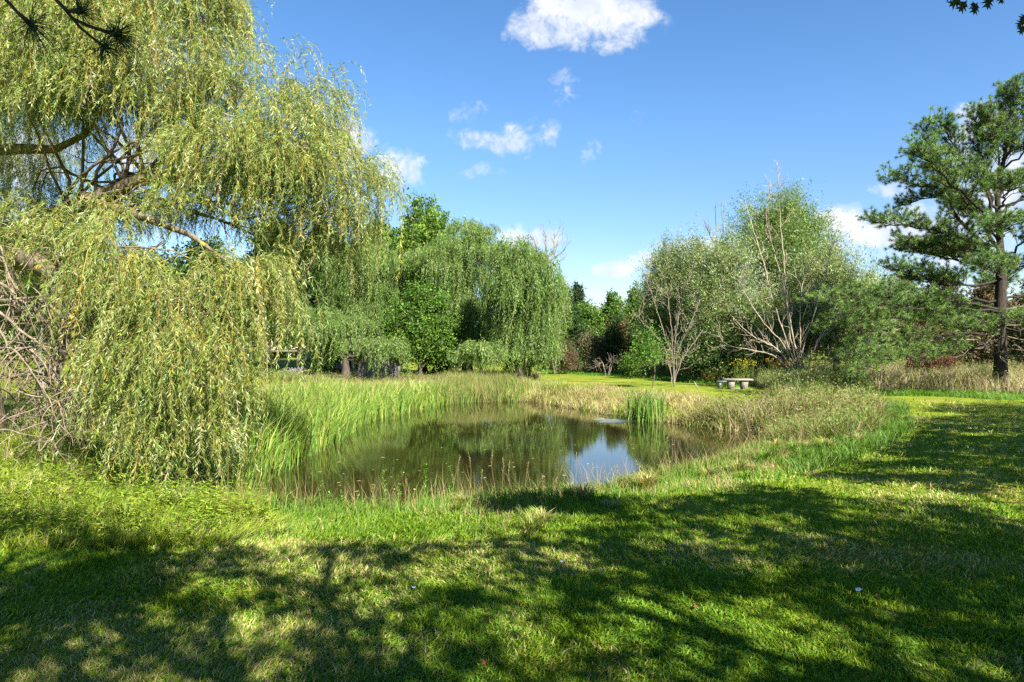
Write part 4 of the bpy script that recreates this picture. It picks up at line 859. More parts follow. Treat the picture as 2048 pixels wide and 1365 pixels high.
def bank():
    mb = MB()
    # soft ragged grass on the near bank and round the right-hand end of the pond
    n = 210000; gx = rng.uniform(-9.5, 13, n); gy = rng.uniform(4.6, 19.5, n); d = pond_d(gx, gy)
    py = HZ+EYE/gy*F; px = 1024+gx/gy*F
    edge = np.interp(px, [-200, 0, 200, 450, 700, 900, 1050, 1250, 1400, 1550, 1680, 1790, 1830, 1900], [1130, 1110, 1090, 1085, 1085, 1080, 1075, 1010, 985, 965, 930, 880, 850, 800])
    side = (py < edge+18*(fbm(gx, gy, 1.1)-.5)*2) & (d > -.12) & (px > -200) & (px < 1900)
    right = (gx > -9) & ((gy < 13.5) | (gx > 4.5)) & ~((gx > 4.5) & (gy > 16.8))
    left_ok = ~((gx < -3.9) & (gy > 10.5) & (d < 4)) | (gy < 11)
    k = side & right & left_ok; gx, gy, d, px, py = gx[k], gy[k], d[k], px[k], py[k]
    near = np.clip((d)/2.4, 0, 1); lit = fbm(gx, gy, .9)
    h = (.14+.18*np.exp(-((d-.5)/1.0)**2))*(.55+.9*lit)*rng.uniform(.6, 1.35, len(gx))
    dr = patch_cols(gx, gy, [(.095, .19, .018), (.12, .22, .022), (.07, .15, .015), (.15, .21, .03)], [(.32, .27, .12), (.27, .25, .09), (.24, .17, .08)], 1.1, .46, .66, .75)
    blades(mb, gx, gy, h, .0035+.0006*gy, None, lean=.42, bend=1.0, wind=(.05, -.1), cn=dr)
    # tussocks that arch outward
    m = 420; cx = rng.uniform(-9, 12, m); cyy = rng.uniform(5.6, 17, m); dd = pond_d(cx, cyy); ppx = 1024+cx/cyy*F; ppy = HZ+EYE/cyy*F
    e = np.interp(ppx, [-200, 0, 200, 450, 700, 900, 1050, 1250, 1400, 1550, 1680, 1790, 1830, 1900], [1130, 1110, 1090, 1085, 1085, 1080, 1075, 1010, 985, 965, 930, 880, 850, 800])
    kk = (dd > .15) & (ppy < e-4) & (dd < 3.6) & ((cyy < 12.5) | (cx > 4.5)); cx, cyy = cx[kk], cyy[kk]; m = len(cx); q = 110
    a = rng.uniform(0, 2*PI, m*q); ra = rng.uniform(0, .07, m*q); X = np.repeat(cx, q)+np.cos(a)*ra; Yy = np.repeat(cyy, q)+np.sin(a)*ra; o = rng.uniform(.1, .8, (m*q, 1)); H = np.stack([np.cos(a), np.sin(a), np.zeros(m*q)], 1)
    D = norm(H*o+np.array([0, 0, 1.])); B = norm(H*(o*1.6+.5)+np.array([0, 0, .35])); Wv = np.stack([-np.sin(a), np.cos(a), np.zeros(m*q)], 1); Ht = np.repeat(rng.uniform(.15, .36, m), q)*rng.uniform(.6, 1.15, m*q)
    tc = np.repeat(mixc([(.11, .20, .02), (.15, .24, .025), (.32, .29, .12), (.30, .27, .10), (.22, .25, .05)], m, .12), q, 0)*np.exp(rng.normal(0, .16, (m*q, 1)))
    mb.blades(np.stack([X, Yy, gz(X, Yy)-.01], 1), D, B, Wv, Ht, .006+.0005*Yy, tc)
    # scattered pale seed-head stems at the water's edge
    n = 6500; gx = rng.uniform(-5, 9, n); gy = rng.uniform(7, 17, n); d = pond_d(gx, gy); k = (d > -.15) & (d < 1.5) & ((gy < 12) | (gx > 5)); gx, gy = gx[k], gy[k]
    h = rng.uniform(.3, .62, len(gx)); blades(mb, gx, gy, h, .005, [(.34, .26, .13), (.28, .24, .10), (.25, .16, .09)], lean=.16, bend=.35)
    stuff(mb, 'bank_grass', 'long ragged grass along the near bank of the pond')
bank()

def left_brush():
    mb = MB(); x, y = scatter_px(60000, -250, 560, 880, 1120, [(-250, 890), (60, 895), (240, 930), (330, 985), (480, 1010), (560, 1050), (450, 1095), (200, 1100), (-250, 1120)])
    k = pond_d(x, y) > .1; x, y = x[k], y[k]; n = len(x)
    h = (.14+.22*fbm(x, y, .8))*(.7+.6*np.clip((y-7)/3, 0, 1))*rng.uniform(.7, 1.4, n)
    blades(mb, x, y, h, .008, [(.19, .26, .018), (.25, .30, .03), (.12, .19, .015), (.36, .32, .14)], w=[3, 3, 2, 1.2], lean=.6, bend=1.0, wind=(.25, 0))
    # leafy stems
    m = 700; i = rng.choice(n, m); P0 = np.stack([x[i], y[i], gz(x[i], y[i])], 1); H = rng.uniform(.22, .48, m); k = 16; t = np.tile(np.linspace(.15, 1, k), m); P = np.repeat(P0, k, 0)+np.stack([rng.normal(0, .02, m*k), rng.normal(0, .02, m*k), t*np.repeat(H, k)], 1)
    D = norm(rdir(m*k, -.2, .5)); Wv = norm(np.cross(D, norm(rdir(m*k)*.4+np.array([0, 0, 1])))); mb.quads(P, D, Wv, .07, .016, mixc([(.18, .27, .025), (.24, .32, .04), (.12, .20, .02)], m*k, .15))
    stuff(mb, 'undergrowth', 'bright green undergrowth below the near willow')
left_brush()

def reeds():
    mb = MB()
    # left bank: long bright blades; zone between the shore and the lawn behind
    n = 40000; x = rng.uniform(-15, 1, n); y = rng.uniform(10.2, 31, n); d = pond_d(x, y)
    py = HZ+EYE/y*F; px = 1024+x/y*F
    zone = (d > -.35) & (d < np.interp(y, [10, 14, 20, 26, 31], [1.6, 3.6, 4.0, 2.6, 1.5])) & (x < np.interp(y, [10, 26, 28, 31], [-3.2, -3, 0, 1])) 
    k = zone; x, y, d = x[k], y[k], d[k]; n = len(x)
    h = np.interp(y, [10, 14, 20, 27, 31], [.95, 1.1, .95, .66, .6])*rng.uniform(.55, 1.15, n)*(.62+.8*fbm(x, y, .9))
    c = mixc([(.12, .215, .03), (.17, .27, .04), (.08, .155, .022), (.24, .30, .05)], n, .2); dry = rng.random(n) < np.clip(.06+.30*(d/3), 0, .6); c[dry] = mixc([(.38, .34, .12), (.30, .29, .09), (.34, .33, .15)], dry.sum(), .15)
    blades(mb, x, y, h, .014+.0005*y, None, lean=.14, bend=.55, wind=(.10, 0), cn=c, z=np.maximum(gz(x, y), WATER-.1))
    # thin wisps with tan tops behind
    n = 42000; x = rng.uniform(-17, 3, n); y = rng.uniform(12, 35, n); d = pond_d(x, y); k = (d > 1.0) & (d < 6.5) & (x < np.interp(y, [12, 27, 30, 35], [-5, -3, 1, 3])) & (y > 10.2+(x > -5)*0) & (fbm(x, y, .4) > .3)
    x, y, d = x[k], y[k], d[k]; n = len(x)
    blades(mb, x, y, rng.uniform(.55, 1.1, n)*np.interp(y, [12, 20, 30, 35], [.85, .68, .42, .34]), .010, [(.30, .30, .10), (.22, .26, .07), (.36, .32, .15), (.15, .22, .04), (.27, .20, .12)], lean=.16, bend=.5)
    stuff(mb, 'reeds', 'tall bright green reeds on the far left shore of the pond')
    mb = MB()
    # tall reeds on the far shore below the willows
    n = 16000; x = rng.uniform(-4, 2, n); y = rng.uniform(27.5, 33, n); d = pond_d(x, y); px = 1024+x/y*F; k = (d > -.3) & (d < 3.2) & (px > 895+rng.normal(0, 16, n)) & (px < 1030+rng.normal(0, 14, n)); x, y = x[k], y[k]
    blades(mb, x, y, rng.uniform(.38, .92, len(x))*(.6+.8*fbm(x, y, 1.1)), .018, [(.14, .20, .04), (.20, .24, .06), (.27, .23, .09), (.22, .15, .07), (.10, .16, .03)], lean=.10, bend=.35)
    stuff(mb, 'far_reeds', 'taller browning reeds on the far shore under the willows')
    mb = MB(); n = 60000; x = rng.uniform(0, 12, n); y = rng.uniform(15, 33, n); d = pond_d(x, y); px = 1024+x/y*F
    k = (d > -.1) & (d < 2.6+1.2*fbm(x, y, .5)) & (px > 1035) & (px < 1480) & (y > 16.5); x, y, d = x[k], y[k], d[k]
    cn = patch_cols(x, y, [(.30, .26, .10), (.36, .31, .13), (.24, .20, .09)], [(.16, .22, .035), (.20, .25, .05)], .7, .45, .62, .8)
    blades(mb, x, y, (.22+.25*fbm(x, y, .8))*rng.uniform(.6, 1.3, len(x)), .016, None, lean=.4, bend=.8, cn=cn)
    stuff(mb, 'shore_grass', 'straw coloured grass on the far right shore of the pond')
reeds()

def band(name, label, poly_px, n, h, wd, cols, w=None, z=0.0, lean=.3, bend=.7, leafy=0, wind=(0, 0), patch=None):
    P = [w2(a, b, z) for a, b in poly_px]; mb = MB(); x, y = scatter_w(n, P); k = pond_d(x, y) > .1; x, y = x[k], y[k]
    hh = (h[0]+(h[1]-h[0])*fbm(x, y, .6))*rng.uniform(.6, 1.3, len(x)); cn = patch_cols(x, y, cols, patch, .35, .44, .58, .9) if patch else None
    blades(mb, x, y, hh, wd, cols, w=w, lean=lean, bend=bend, wind=wind, cn=cn)
    if leafy:
        i = rng.choice(len(x), leafy); k = 9; t = np.tile(np.linspace(.25, 1, k), leafy); P = np.repeat(np.stack([x[i], y[i], gz(x[i], y[i])], 1), k, 0)+np.stack([rng.normal(0, .06, leafy*k), rng.normal(0, .06, leafy*k), t*np.repeat(hh[i]*1.05, k)], 1)
        D = norm(rdir(leafy*k)); Wv = norm(np.cross(D, rdir(leafy*k))); mb.quads(P, D, Wv, .08, .028, mixc([(.12, .18, .035), (.17, .22, .05), (.20, .18, .08)], leafy*k, .18))
    return stuff(mb, name, label)
TAN = [(.34, .28, .15), (.28, .22, .11), (.22, .15, .09)]
# tall tangled weeds on the right bank
band('weeds', 'tangled tall weeds, half dry, between the pond and the right-hand lawn', [(1290, 818), (1400, 815), (1500, 812), (1590, 806), (1640, 796), (1720, 800), (1760, 826), (1760, 862), (1700, 880), (1600, 872), (1480, 856), (1380, 850), (1320, 830)], 64000, (.2, 1.15), .012,
     [(.27, .20, .11), (.19, .13, .07), (.12, .17, .03), (.16, .22, .04), (.36, .30, .16)], w=[3, 2, 3, 2.4, 1.2], lean=.6, bend=1.2, leafy=700, patch=[(.11, .18, .03), (.15, .23, .035), (.19, .16, .07)], wind=(.2, 0))
band('low_bank_grass', 'bright yellow-green grass tongue beside the right-hand end of the pond', [(1370, 838), (1440, 838), (1560, 852), (1600, 868), (1540, 872), (1400, 856)], 16000, (.12, .3), .012, [(.22, .28, .05), (.30, .31, .09), (.16, .24, .03)], z=-.2, lean=.5, bend=1.0)
band('shade_edge_grass', 'darker green long grass edging the weeds beside the right-hand lawn', [(1640, 870), (1700, 850), (1780, 806), (1810, 812), (1830, 850), (1790, 890), (1700, 930), (1600, 950), (1560, 930), (1600, 890)], 42000, (.15, .45), .012, [(.08, .16, .02), (.11, .20, .025), (.06, .12, .02)], lean=.45, bend=1.0, wind=(-.2, -.1))
# dry field right of the olive trees
band('dry_field', 'tan dry field grass around the foot of the big pine', [(1740, 786), (1850, 786), (2000, 792), (2200, 800), (2400, 760), (2300, 738), (1740, 738)], 120000, (.55, 1.1), .022, [(.36, .31, .17), (.30, .25, .14), (.25, .18, .12), (.20, .21, .06)], w=[4, 3, 2, 1.2], lean=.22, bend=.6, leafy=4500, patch=[(.30, .27, .13), (.22, .15, .10)])
band('field_edge_grass', 'bright green uncut grass along the foot of the dry field', [(1730, 783), (1850, 783), (2000, 789), (2300, 797), (2300, 806), (2000, 799), (1850, 792), (1720, 792)], 26000, (.12, .38), .015, [(.10, .21, .02), (.14, .25, .03), (.07, .15, .02)], lean=.4, bend=.9)
# weeds under the right-hand trees, beyond the mown clearing
band('tree_line_weeds', 'tan and brown weeds under the trees beyond the mown clearing', [(1085, 740), (1200, 745), (1290, 752), (1400, 762), (1500, 768), (1740, 786), (1740, 740), (1400, 738), (1090, 733)], 90000, (.4, 1.0), .026, [(.27, .22, .12), (.20, .15, .09), (.16, .17, .05), (.22, .13, .09), (.11, .15, .03)], w=[3, 2, 2, 1.4, 1.6], lean=.3, bend=.7, leafy=5000, patch=[(.12, .17, .04), (.26, .24, .10)])
band('clearing_edge_grass', 'bright green strip of longer grass at the back edge of the clearing', [(1080, 741), (1200, 746), (1290, 753), (1400, 763), (1480, 770), (1480, 775), (1400, 768), (1290, 758), (1180, 751), (1080, 745)], 20000, (.12, .3), .03, [(.06, .17, .012), (.09, .22, .02)], lean=.4, bend=.8)
band('bench_weeds', 'pale green flowering weeds right of the stone bench', [(1505, 770), (1600, 768), (1720, 776), (1740, 784), (1620, 785), (1530, 779)], 20000, (.4, .85), .018, [(.17, .22, .07), (.23, .25, .11), (.13, .18, .04), (.30, .26, .14)], lean=.3, bend=.7, leafy=5000)
# weeds behind the reeds on the left
band('far_bank_weeds', 'tan and pink-tinged weeds behind the reeds below the willows', [(430, 772), (600, 766), (720, 766), (900, 768), (1060, 764), (1085, 757), (1060, 750), (900, 752), (700, 753), (400, 757)], 80000, (.12, .5), .022, [(.30, .28, .12), (.24, .21, .10), (.20, .15, .11), (.16, .20, .05), (.34, .30, .16)], w=[3, 2, 1.5, 2, 1.5], lean=.25, bend=.6, leafy=4500, patch=[(.17, .21, .05), (.23, .14, .09)])
band('shade_weeds', 'dull red weeds and goldenrod leaves between the reeds and the mound lawn', [(350, 785), (480, 775), (600, 768), (600, 764), (480, 764), (350, 768)], 15000, (.3, .7), .022, [(.20, .14, .07), (.26, .26, .07), (.15, .18, .04)], lean=.3, bend=.6, leafy=2500)

def clump(name, label, px, py, z, rad, n, h, wd, cols, cat, lean=.1, group=None, heads=None, leafy=0):
    x, y = w2(px, py, z); zz = max(g1(x, y), WATER-.05); e = empty(name, (x, y, zz), label, cat, group); mb = MB()
    a = rng.uniform(0, 2*PI, n); r = rad*np.sqrt(rng.random(n)); bx = x+r*np.cos(a); by = y+r*np.sin(a)*.8; hh = h*rng.uniform(.6, 1.1, n)
    blades(mb, bx, by, hh, wd, cols, lean=lean, bend=.4, z=np.full(n, zz))
    if leafy:
        P = np.stack([x+rng.normal(0, rad*.6, leafy), y+rng.normal(0, rad*.6, leafy), zz+h*rng.uniform(.15, .8, leafy)], 1); D = rdir(leafy); mb.quads(P, D, norm(np.cross(D, rdir(leafy))), .09, .025, mixc(cols, leafy, .15))
    mb.build('stems', M_grass, e)
    if heads is not None:
        hc, hn, hs, sz = heads; mb = MB(); m = 9
        ax = rng.normal(0, rad*.55, hn); ay = rng.normal(0, rad*.5, hn); C = np.stack([x+ax, y+ay, zz+h*rng.uniform(.72, 1.1, hn)], 1); P = np.repeat(C, m, 0)+rng.normal(0, hs, (hn*m, 3)); D = rdir(hn*m); mb.quads(P, D, norm(np.cross(D, rdir(hn*m))), sz, sz*.7, mixc(hc, hn*m, .12))
        mb.build('blossoms', M_leaf, e)
    return e
clump('cattail_clump', 'upright green cattail clump standing in the water before the straw shore', 1292, 842, WATER,   .62, 230, 1.2, .026, [(.12, .23, .04), (.16, .28, .05), (.09, .17, .03), (.27, .29, .10)], 'cattails', lean=.16)
PUR = ([(.30, .20, .46), (.38, .28, .52)], 70, .03, .05)
YEL = ([(.72, .48, .02), (.62, .45, .03)], 60, .035, .05)
clump('aster_clump', 'purple asters in front of the low willow, brightest of the purple patches', 688, 757, .0, .5, 160, .75, .02, [(.12, .16, .04)], 'flowers', heads=([(.36, .26, .60), (.44, .34, .66)], 120, .05, .08))
clump('aster_clump', 'faint purple asters left of the brightest purple patch', 588, 764, .0, .5, 120, .6, .02, [(.16, .17, .06)], 'flowers', heads=([(.30, .22, .36), (.34, .28, .38)], 60, .05, .06))
clump('aster_clump', 'small purple asters hanging near the lowest willow shoots', 418, 772, .0, .3, 80, .6, .02, [(.16, .17, .06)], 'flowers', heads=([(.30, .20, .42)], 40, .04, .05))
clump('goldenrod_clump', 'tall pale yellow goldenrod right behind the stone bench', 1487, 768, 0, .5, 120, 1.15, .02, [(.13, .20, .03), (.20, .26, .05)], 'flowers', heads=([(.32, .31, .03), (.42, .36, .03)], 26, .06, .07), leafy=300)
clump('goldenrod_clump', 'orange-yellow flower heads right of the goldenrod behind the bench', 1553, 771, 0, .75, 150, 1.15, .02, [(.15, .24, .06), (.20, .28, .08)], 'flowers', heads=([(.85, .45, .01), (.80, .50, .02)], 16, .05, .09), leafy=400)
clump('goldenrod_clump', 'lone orange flower head by the drooping pine limb', 1645, 772, 0, .3, 60, 1.1, .02, [(.15, .22, .06)], 'flowers', heads=([(.85, .45, .02)], 6, .04, .07), leafy=120)
clump('goldenrod_clump', 'yellow-green goldenrod mass left of the reeds under the near willow', 505, 800, 0, .6, 400, .6, .02, [(.30, .32, .03), (.24, .28, .04)], 'flowers', heads=([(.40, .36, .03), (.30, .32, .03)], 60, .07, .06), leafy=900)
clump('aster_clump', 'pale mauve asters at the water side of the weeds right of the bench', 1585, 790, 0, .8, 160, .9, .018, [(.15, .20, .06)], 'flowers', heads=([(.36, .33, .48), (.42, .38, .52)], 14, .03, .04))
clump('shrub', 'dark weedy shrub at the foot of the big pine', 1975, 775, 0, .8, 420, 1.3, .02, [(.08, .12, .03), (.14, .13, .05)], 'shrub', lean=.2, leafy=900)
clump('shrub', 'dark shrub with yellowing leaves left of the stone bench', 1428, 766, 0, .6, 260, 1.0, .02, [(.06, .09, .02), (.16, .13, .03)], 'shrub', lean=.2, leafy=700)
clump('sedge_tuft', 'yellowing sedge tuft at the near shore below the hanging willow', 450, 1046, -.1, .35, 500, .42, .006, [(.30, .26, .05), (.22, .24, .04)], 'sedge', lean=.5)

# single tall stalks standing against the water
def stalk(kind, label, px, top_py, base_py, Yw, group):
    x = (px-1024)/F*Yw; z = g1(x, Yw); H = EYE+(HZ-top_py)/F*Yw - z; e = empty(kind, (x, Yw, z), label, 'plant', group)
    mb = MB(); tip = np.array([x+rng.normal(0, .03), Yw+rng.normal(0, .03), z+H]); P = wiggle(np.array([x, Yw, z-.02]), tip, 8, .05)
    col = (.12, .2, .03) if kind == 'goldenrod_stalk' else (.30, .22, .12); mb.tube(P, np.linspace(.004, .0015, 8), 4, col); mb.build('stem', M_leaf, e)
    mb = MB()
    if kind == 'goldenrod_stalk':
        n = 46; t = np.linspace(.2, 1, n); f = t*7; a = np.minimum(f.astype(int), 6); Q = P[a]+(P[a+1]-P[a])*(f-a)[:, None]; D = norm(rdir(n, .1, .9)*np.array([1.3, 1.3, 1])); mb.quads(Q, D, norm(np.cross(D, [0, 0, 1.])), .085*(1.2-.75*t), .017, mixc([(.12, .24, .025), (.16, .29, .04)], n, .15)); mb.build('leaves', M_leaf, e)
    else:
        n = 34; Q = tip - (tip-P[5])*rng.random((n, 1))*.9 + rng.normal(0, .006, (n, 3)); D = norm(rdir(n)*.6+np.array([0, 0, 1])); mb.quads(Q, D, norm(np.cross(D, rdir(n))), .019, .005, mixc([(.36, .30, .15), (.28, .23, .10)], n, .12)); mb.build('seed_head', M_leaf, e)
    return e
gs = 'leafy green stalks on the near bank'; ss = 'pale seed-head stalks on the near bank'
stalk('goldenrod_stalk', 'tall leafy stalk alone before the blue reflection near the right end of the pond', 1341, 875, 970, 9.6, gs)
stalk('goldenrod_stalk', 'leafy stalk with a small yellow top in the middle of the near bank', 845, 930, 1030, 8.4, gs)
stalk('goldenrod_stalk', 'tallest leafy stalk left of the middle of the near bank', 772, 942, 1035, 8.3, gs)
stalk('goldenrod_stalk', 'leafy stalk right of the yellow-topped one on the near bank', 905, 932, 1030, 8.7, gs)
for px, tp, Y in [(590, 985, 8.1), (660, 985, 8.0), (688, 980, 8.1), (640, 965, 8.4), (716, 995, 7.9), (573, 1000, 8.1), (1288, 935, 9.8), (800, 968, 8.4)]: stalk('goldenrod_stalk', 'one of the short leafy green stalks rising from the near bank grass', px, tp, 1030, Y, gs)
for px, tp, Y in [(815, 955, 8.5), (918, 912, 9.0), (935, 905, 9.0), (985, 900, 9.0), (1002, 915, 9.0), (1015, 920, 9.0), (968, 940, 8.8), (1048, 925, 9.1), (1085, 950, 9.0), (1150, 905, 9.6), (1180, 925, 9.6), (1205, 940, 9.6), (1230, 930, 9.7), (1430, 925, 10.6), (1258, 948, 9.7), (880, 975, 8.5), (745, 970, 8.3), (1065, 968, 8.8), (1110, 955, 9.1), (780, 985, 8.1), (1390, 925, 10.4), (1460, 895, 11.5)]:
    stalk('grass_stalk', 'one of the thin pale seed-head stalks standing before the water', px, tp, 1030, Y, ss)

# ------------------------------------------------------------------ on the water
def lily_pads():
    m = leaf_mat('lily_pad', .1, .12, .3); base = None
    me = MB(); n = 14; an = np.linspace(.25, 2*PI-.25, n); v = [(0, 0, 0)]+[(math.cos(a)*.13, math.sin(a)*.13, .006*math.sin(a*3)) for a in an]
    for i in range(46):
        px = 700+95*rng.random()**.9; py = 822+rng.normal(0, 4.0)-(px-700)*.06; x, y = w2(px, py, WATER); 
        if pond_d([x], [y])[0] > -.1: continue
        if base is None:
            me.add(v, None, [(0, k, k+1) for k in range(1, n)], (.24, .26, .075)); base = me.build('lily_pad', m); o = base
        else: o = base.copy(); COL.objects.link(o)
        o.location = (x, y, WATER+.012+.006*rng.random()); s = rng.uniform(.7, 1.35); o.scale = (s, s, 1); o.rotation_euler = (rng.normal(0, .06), rng.normal(0, .06), rng.uniform(0, 6))
        tag(o, 'one of the olive lily pads floating in a patch before the left reeds', 'lily pad', 'lily pads')
lily_pads()
def floating_leaves():
    mb = MB(); v = [(0, 0, 0), (.012, .02, .002), (.010, .05, .003), (0, .075, .001), (-.011, .045, .004), (-.010, .018, .002)]; mb.add(v, [(0, 1, 2, 5), (2, 3, 4, 5)], c=(.42, .36, .14)); b = None
    m = leaf_mat('floating_leaf', .1, .05)
    for i in range(70):
        px = rng.uniform(560, 1400); py = rng.uniform(880, 1000); x, y = w2(px, py, WATER)
        if pond_d([x], [y])[0] > -.15: continue
        if b is None: b = mb.build('floating_leaf', m); o = b
        else: o = b.copy(); COL.objects.link(o)
        o.location = (x, y, WATER+.004); o.rotation_euler = (0, 0, rng.uniform(0, 6)); k = rng.uniform(.7, 1.4); o.scale = (k, k, 1); tag(o, 'one of the tiny pale willow leaves floating scattered on the pond', 'leaf', 'floating leaves')
floating_leaves()
def scum():
    x, y = w2(1228, 842, WATER); a = np.linspace(0, 2*PI, 40, endpoint=False); r = 1+.22*np.sin(a*3+1)+.12*np.sin(a*7); v = np.c_[x+np.cos(a)*r*.62, y+np.sin(a)*r*.75, np.full(40, WATER+.004)]
    v2 = np.c_[v[:, :2], np.full(40, WATER-.004)]; k = np.arange(40)
    m, N, L = nodemat('duckweed'); o = N.new('ShaderNodeOutputMaterial'); p = N.new('ShaderNodeBsdfPrincipled'); p.inputs['Roughness'].default_value = .35; n = N.new('ShaderNodeTexNoise'); n.inputs['Scale'].default_value = 14; n.inputs['Detail'].default_value = 6
    rr = N.new('ShaderNodeValToRGB'); rr.color_ramp.elements[0].color = (.05, .065, .03, 1); rr.color_ramp.elements[1].color = (.15, .17, .13, 1); rr.color_ramp.elements[0].position = .35; rr.color_ramp.elements[1].position = .65; L.new(n.outputs[0], rr.inputs[0]); L.new(rr.outputs[0], p.inputs['Base Color']); L.new(p.outputs[0], o.inputs[0])
    mb = MB(); c = np.array([[x, y, WATER+.004]]); mb.add(np.concatenate([v, v2, c]), [(i, (i+1) % 40, 40+(i+1) % 40, 40+i) for i in range(40)], [(i, (i+1) % 40, 80) for i in range(40)]); tag(mb.build('duckweed_mat', m), 'pale floating duckweed mat left of the cattail clump', 'duckweed')
scum()

# ------------------------------------------------------------------ built things
def bench():
    m = bark_mat('weathered_concrete', (.11, .10, .08), (.30, .27, .22), 16); Y = 30.0; x = (1475-1024)/F*Y; z = g1(x, Y)
    e = empty('stone_bench', (x, Y, z), 'pale stone bench with two stout legs on the mown clearing', 'bench', rz=0)
    def slab(name, x0, x1, y0, y1, z0, z1, taper=0):
        mb = MB(); v = [(x+sx*(abs(xx)), 0, 0) for sx, xx in ()]
        b = .02; P = []
        for (zz, ins) in ((z0, b+taper), (z0+b, taper), (z1-b, 0), (z1, b)):
            P += [(x0+ins, y0+min(ins, b*2), zz), (x1-ins, y0+min(ins, b*2), zz), (x1-ins, y1-min(ins, b*2), zz), (x0+ins, y1-min(ins, b*2), zz)]
        q = [(i*4+j, i*4+(j+1) % 4, i*4+4+(j+1) % 4, i*4+4+j) for i in range(3) for j in range(4)] + [(3, 2, 1, 0), (12, 13, 14, 15)]
        mb.add(P, q); mb.build(name, m, e)
    slab('seat', x-.62, x+.62, Y-.24, Y+.24, z+.37, z+.46)
    slab('leg', x-.43, x-.17, Y-.17, Y+.17, z-.02, z+.368, .03); slab('leg', x+.14, x+.42, Y-.17, Y+.17, z-.02, z+.368, .03)
    slab('foot_bar', x-.18, x+.16, Y-.06, Y+.06, z-.01, z+.05)
    m2 = flat_mat('blue_grey_stone', (.13, .15, .18)); Y2 = 31.0; x2 = (1452-1024)/F*Y2; z2 = g1(x2, Y2); e2 = empty('low_bench', (x2, Y2, z2), 'lower blue-grey bench half hidden behind the left end of the stone bench', 'bench')
    mb = MB(); mb.box(x2-.42, x2+.35, Y2-.15, Y2+.15, z2+.26, z2+.32); mb.build('seat', m2, e2)
    for s in (-.3, .24): mb = MB(); mb.box(x2+s-.05, x2+s+.05, Y2-.12, Y2+.12, z2-.02, z2+.257); mb.build('leg', m2, e2)
bench()
def shed():
    m, N, L = nodemat('weathered_boards'); o = N.new('ShaderNodeOutputMaterial'); p = N.new('ShaderNodeBsdfPrincipled'); p.inputs['Roughness'].default_value = .9
    tc = N.new('ShaderNodeTexCoord'); mp = N.new('ShaderNodeMapping'); mp.inputs['Scale'].default_value = (9, 9, .8); L.new(tc.outputs['Object'], mp.inputs[0]); n = N.new('ShaderNodeTexNoise'); n.inputs['Scale'].default_value = 3; n.inputs['Detail'].default_value = 6; L.new(mp.outputs[0], n.inputs['Vector'])
    r = N.new('ShaderNodeValToRGB'); r.color_ramp.elements[0].position = .35; r.color_ramp.elements[0].color = (.045, .04, .04, 1); r.color_ramp.elements[1].position = .7; r.color_ramp.elements[1].color = (.24, .215, .20, 1); L.new(n.outputs[0], r.inputs[0]); L.new(r.outputs[0], p.inputs['Base Color']); L.new(p.outputs[0], o.inputs[0])
    Y = 36.3; x0 = (716-1024)/F*Y; x1 = (792-1024)/F*Y; z = g1(x0, Y); e = empty('shed', ((x0+x1)/2, Y, z), 'small weathered grey board shed half covered by willow shoots', 'shed'); ev = 1.22; cx = (x0+x1)/2; pk = 1.95; D = 2.2
    mb = MB(); nb = 13; bw = (x1-x0)/nb
    for i in range(nb):   # vertical boards of the gable wall
        a = x0+i*bw; b = a+bw*.90; f = lambda q: ev+(pk-ev)*(1-abs(q-cx)/((x1-x0)/2)); dy = rng.uniform(0, .012)
        v = [(a, Y-dy, z), (b, Y-dy, z), (b, Y-dy, z+f(b)), (a, Y-dy, z+f(a)), (a, Y+.03, z), (b, Y+.03, z), (b, Y+.03, z+f(b)), (a, Y+.03, z+f(a))]
        mb.add(v, [(0, 1, 2, 3), (1, 5, 6, 2), (4, 0, 3, 7), (3, 2, 6, 7), (5, 4, 7, 6)])
    mb.box(x0+.01, x1-.01, Y+.032, Y+.05, z, z+ev); mb.box(x0, x0+.04, Y+.055, Y+D, z, z+ev); mb.box(x1-.04, x1, Y+.055, Y+D, z, z+ev); mb.box(x0+.045, x1-.045, Y+D-.04, Y+D, z, z+ev); mb.build('wall', m, e)
    mb = MB()
    for s in (-1, 1):
        ex = cx+s*((x1-x0)/2+.18); ez = z+ev-.10; v = [(cx, Y-.2, z+pk+.06), (ex, Y-.2, ez+.03), (ex, Y+D+.1, ez+.03), (cx, Y+D+.1, z+pk+.06), (cx, Y-.2, z+pk), (ex, Y-.2, ez-.03), (ex, Y+D+.1, ez-.03), (cx, Y+D+.1, z+pk)]
        mb.add(v, [(0, 1, 2, 3), (4, 7, 6, 5), (0, 4, 5, 1), (1, 5, 6, 2), (2, 6, 7, 3)])
    mb.build('roof', flat_mat('old_roof', (.05, .045, .04)), e)
    mb = MB(); mb.box(cx-.02, cx+.50, Y-.045, Y-.016, z+.05, z+1.15); mb.build('door', m, e)
shed()
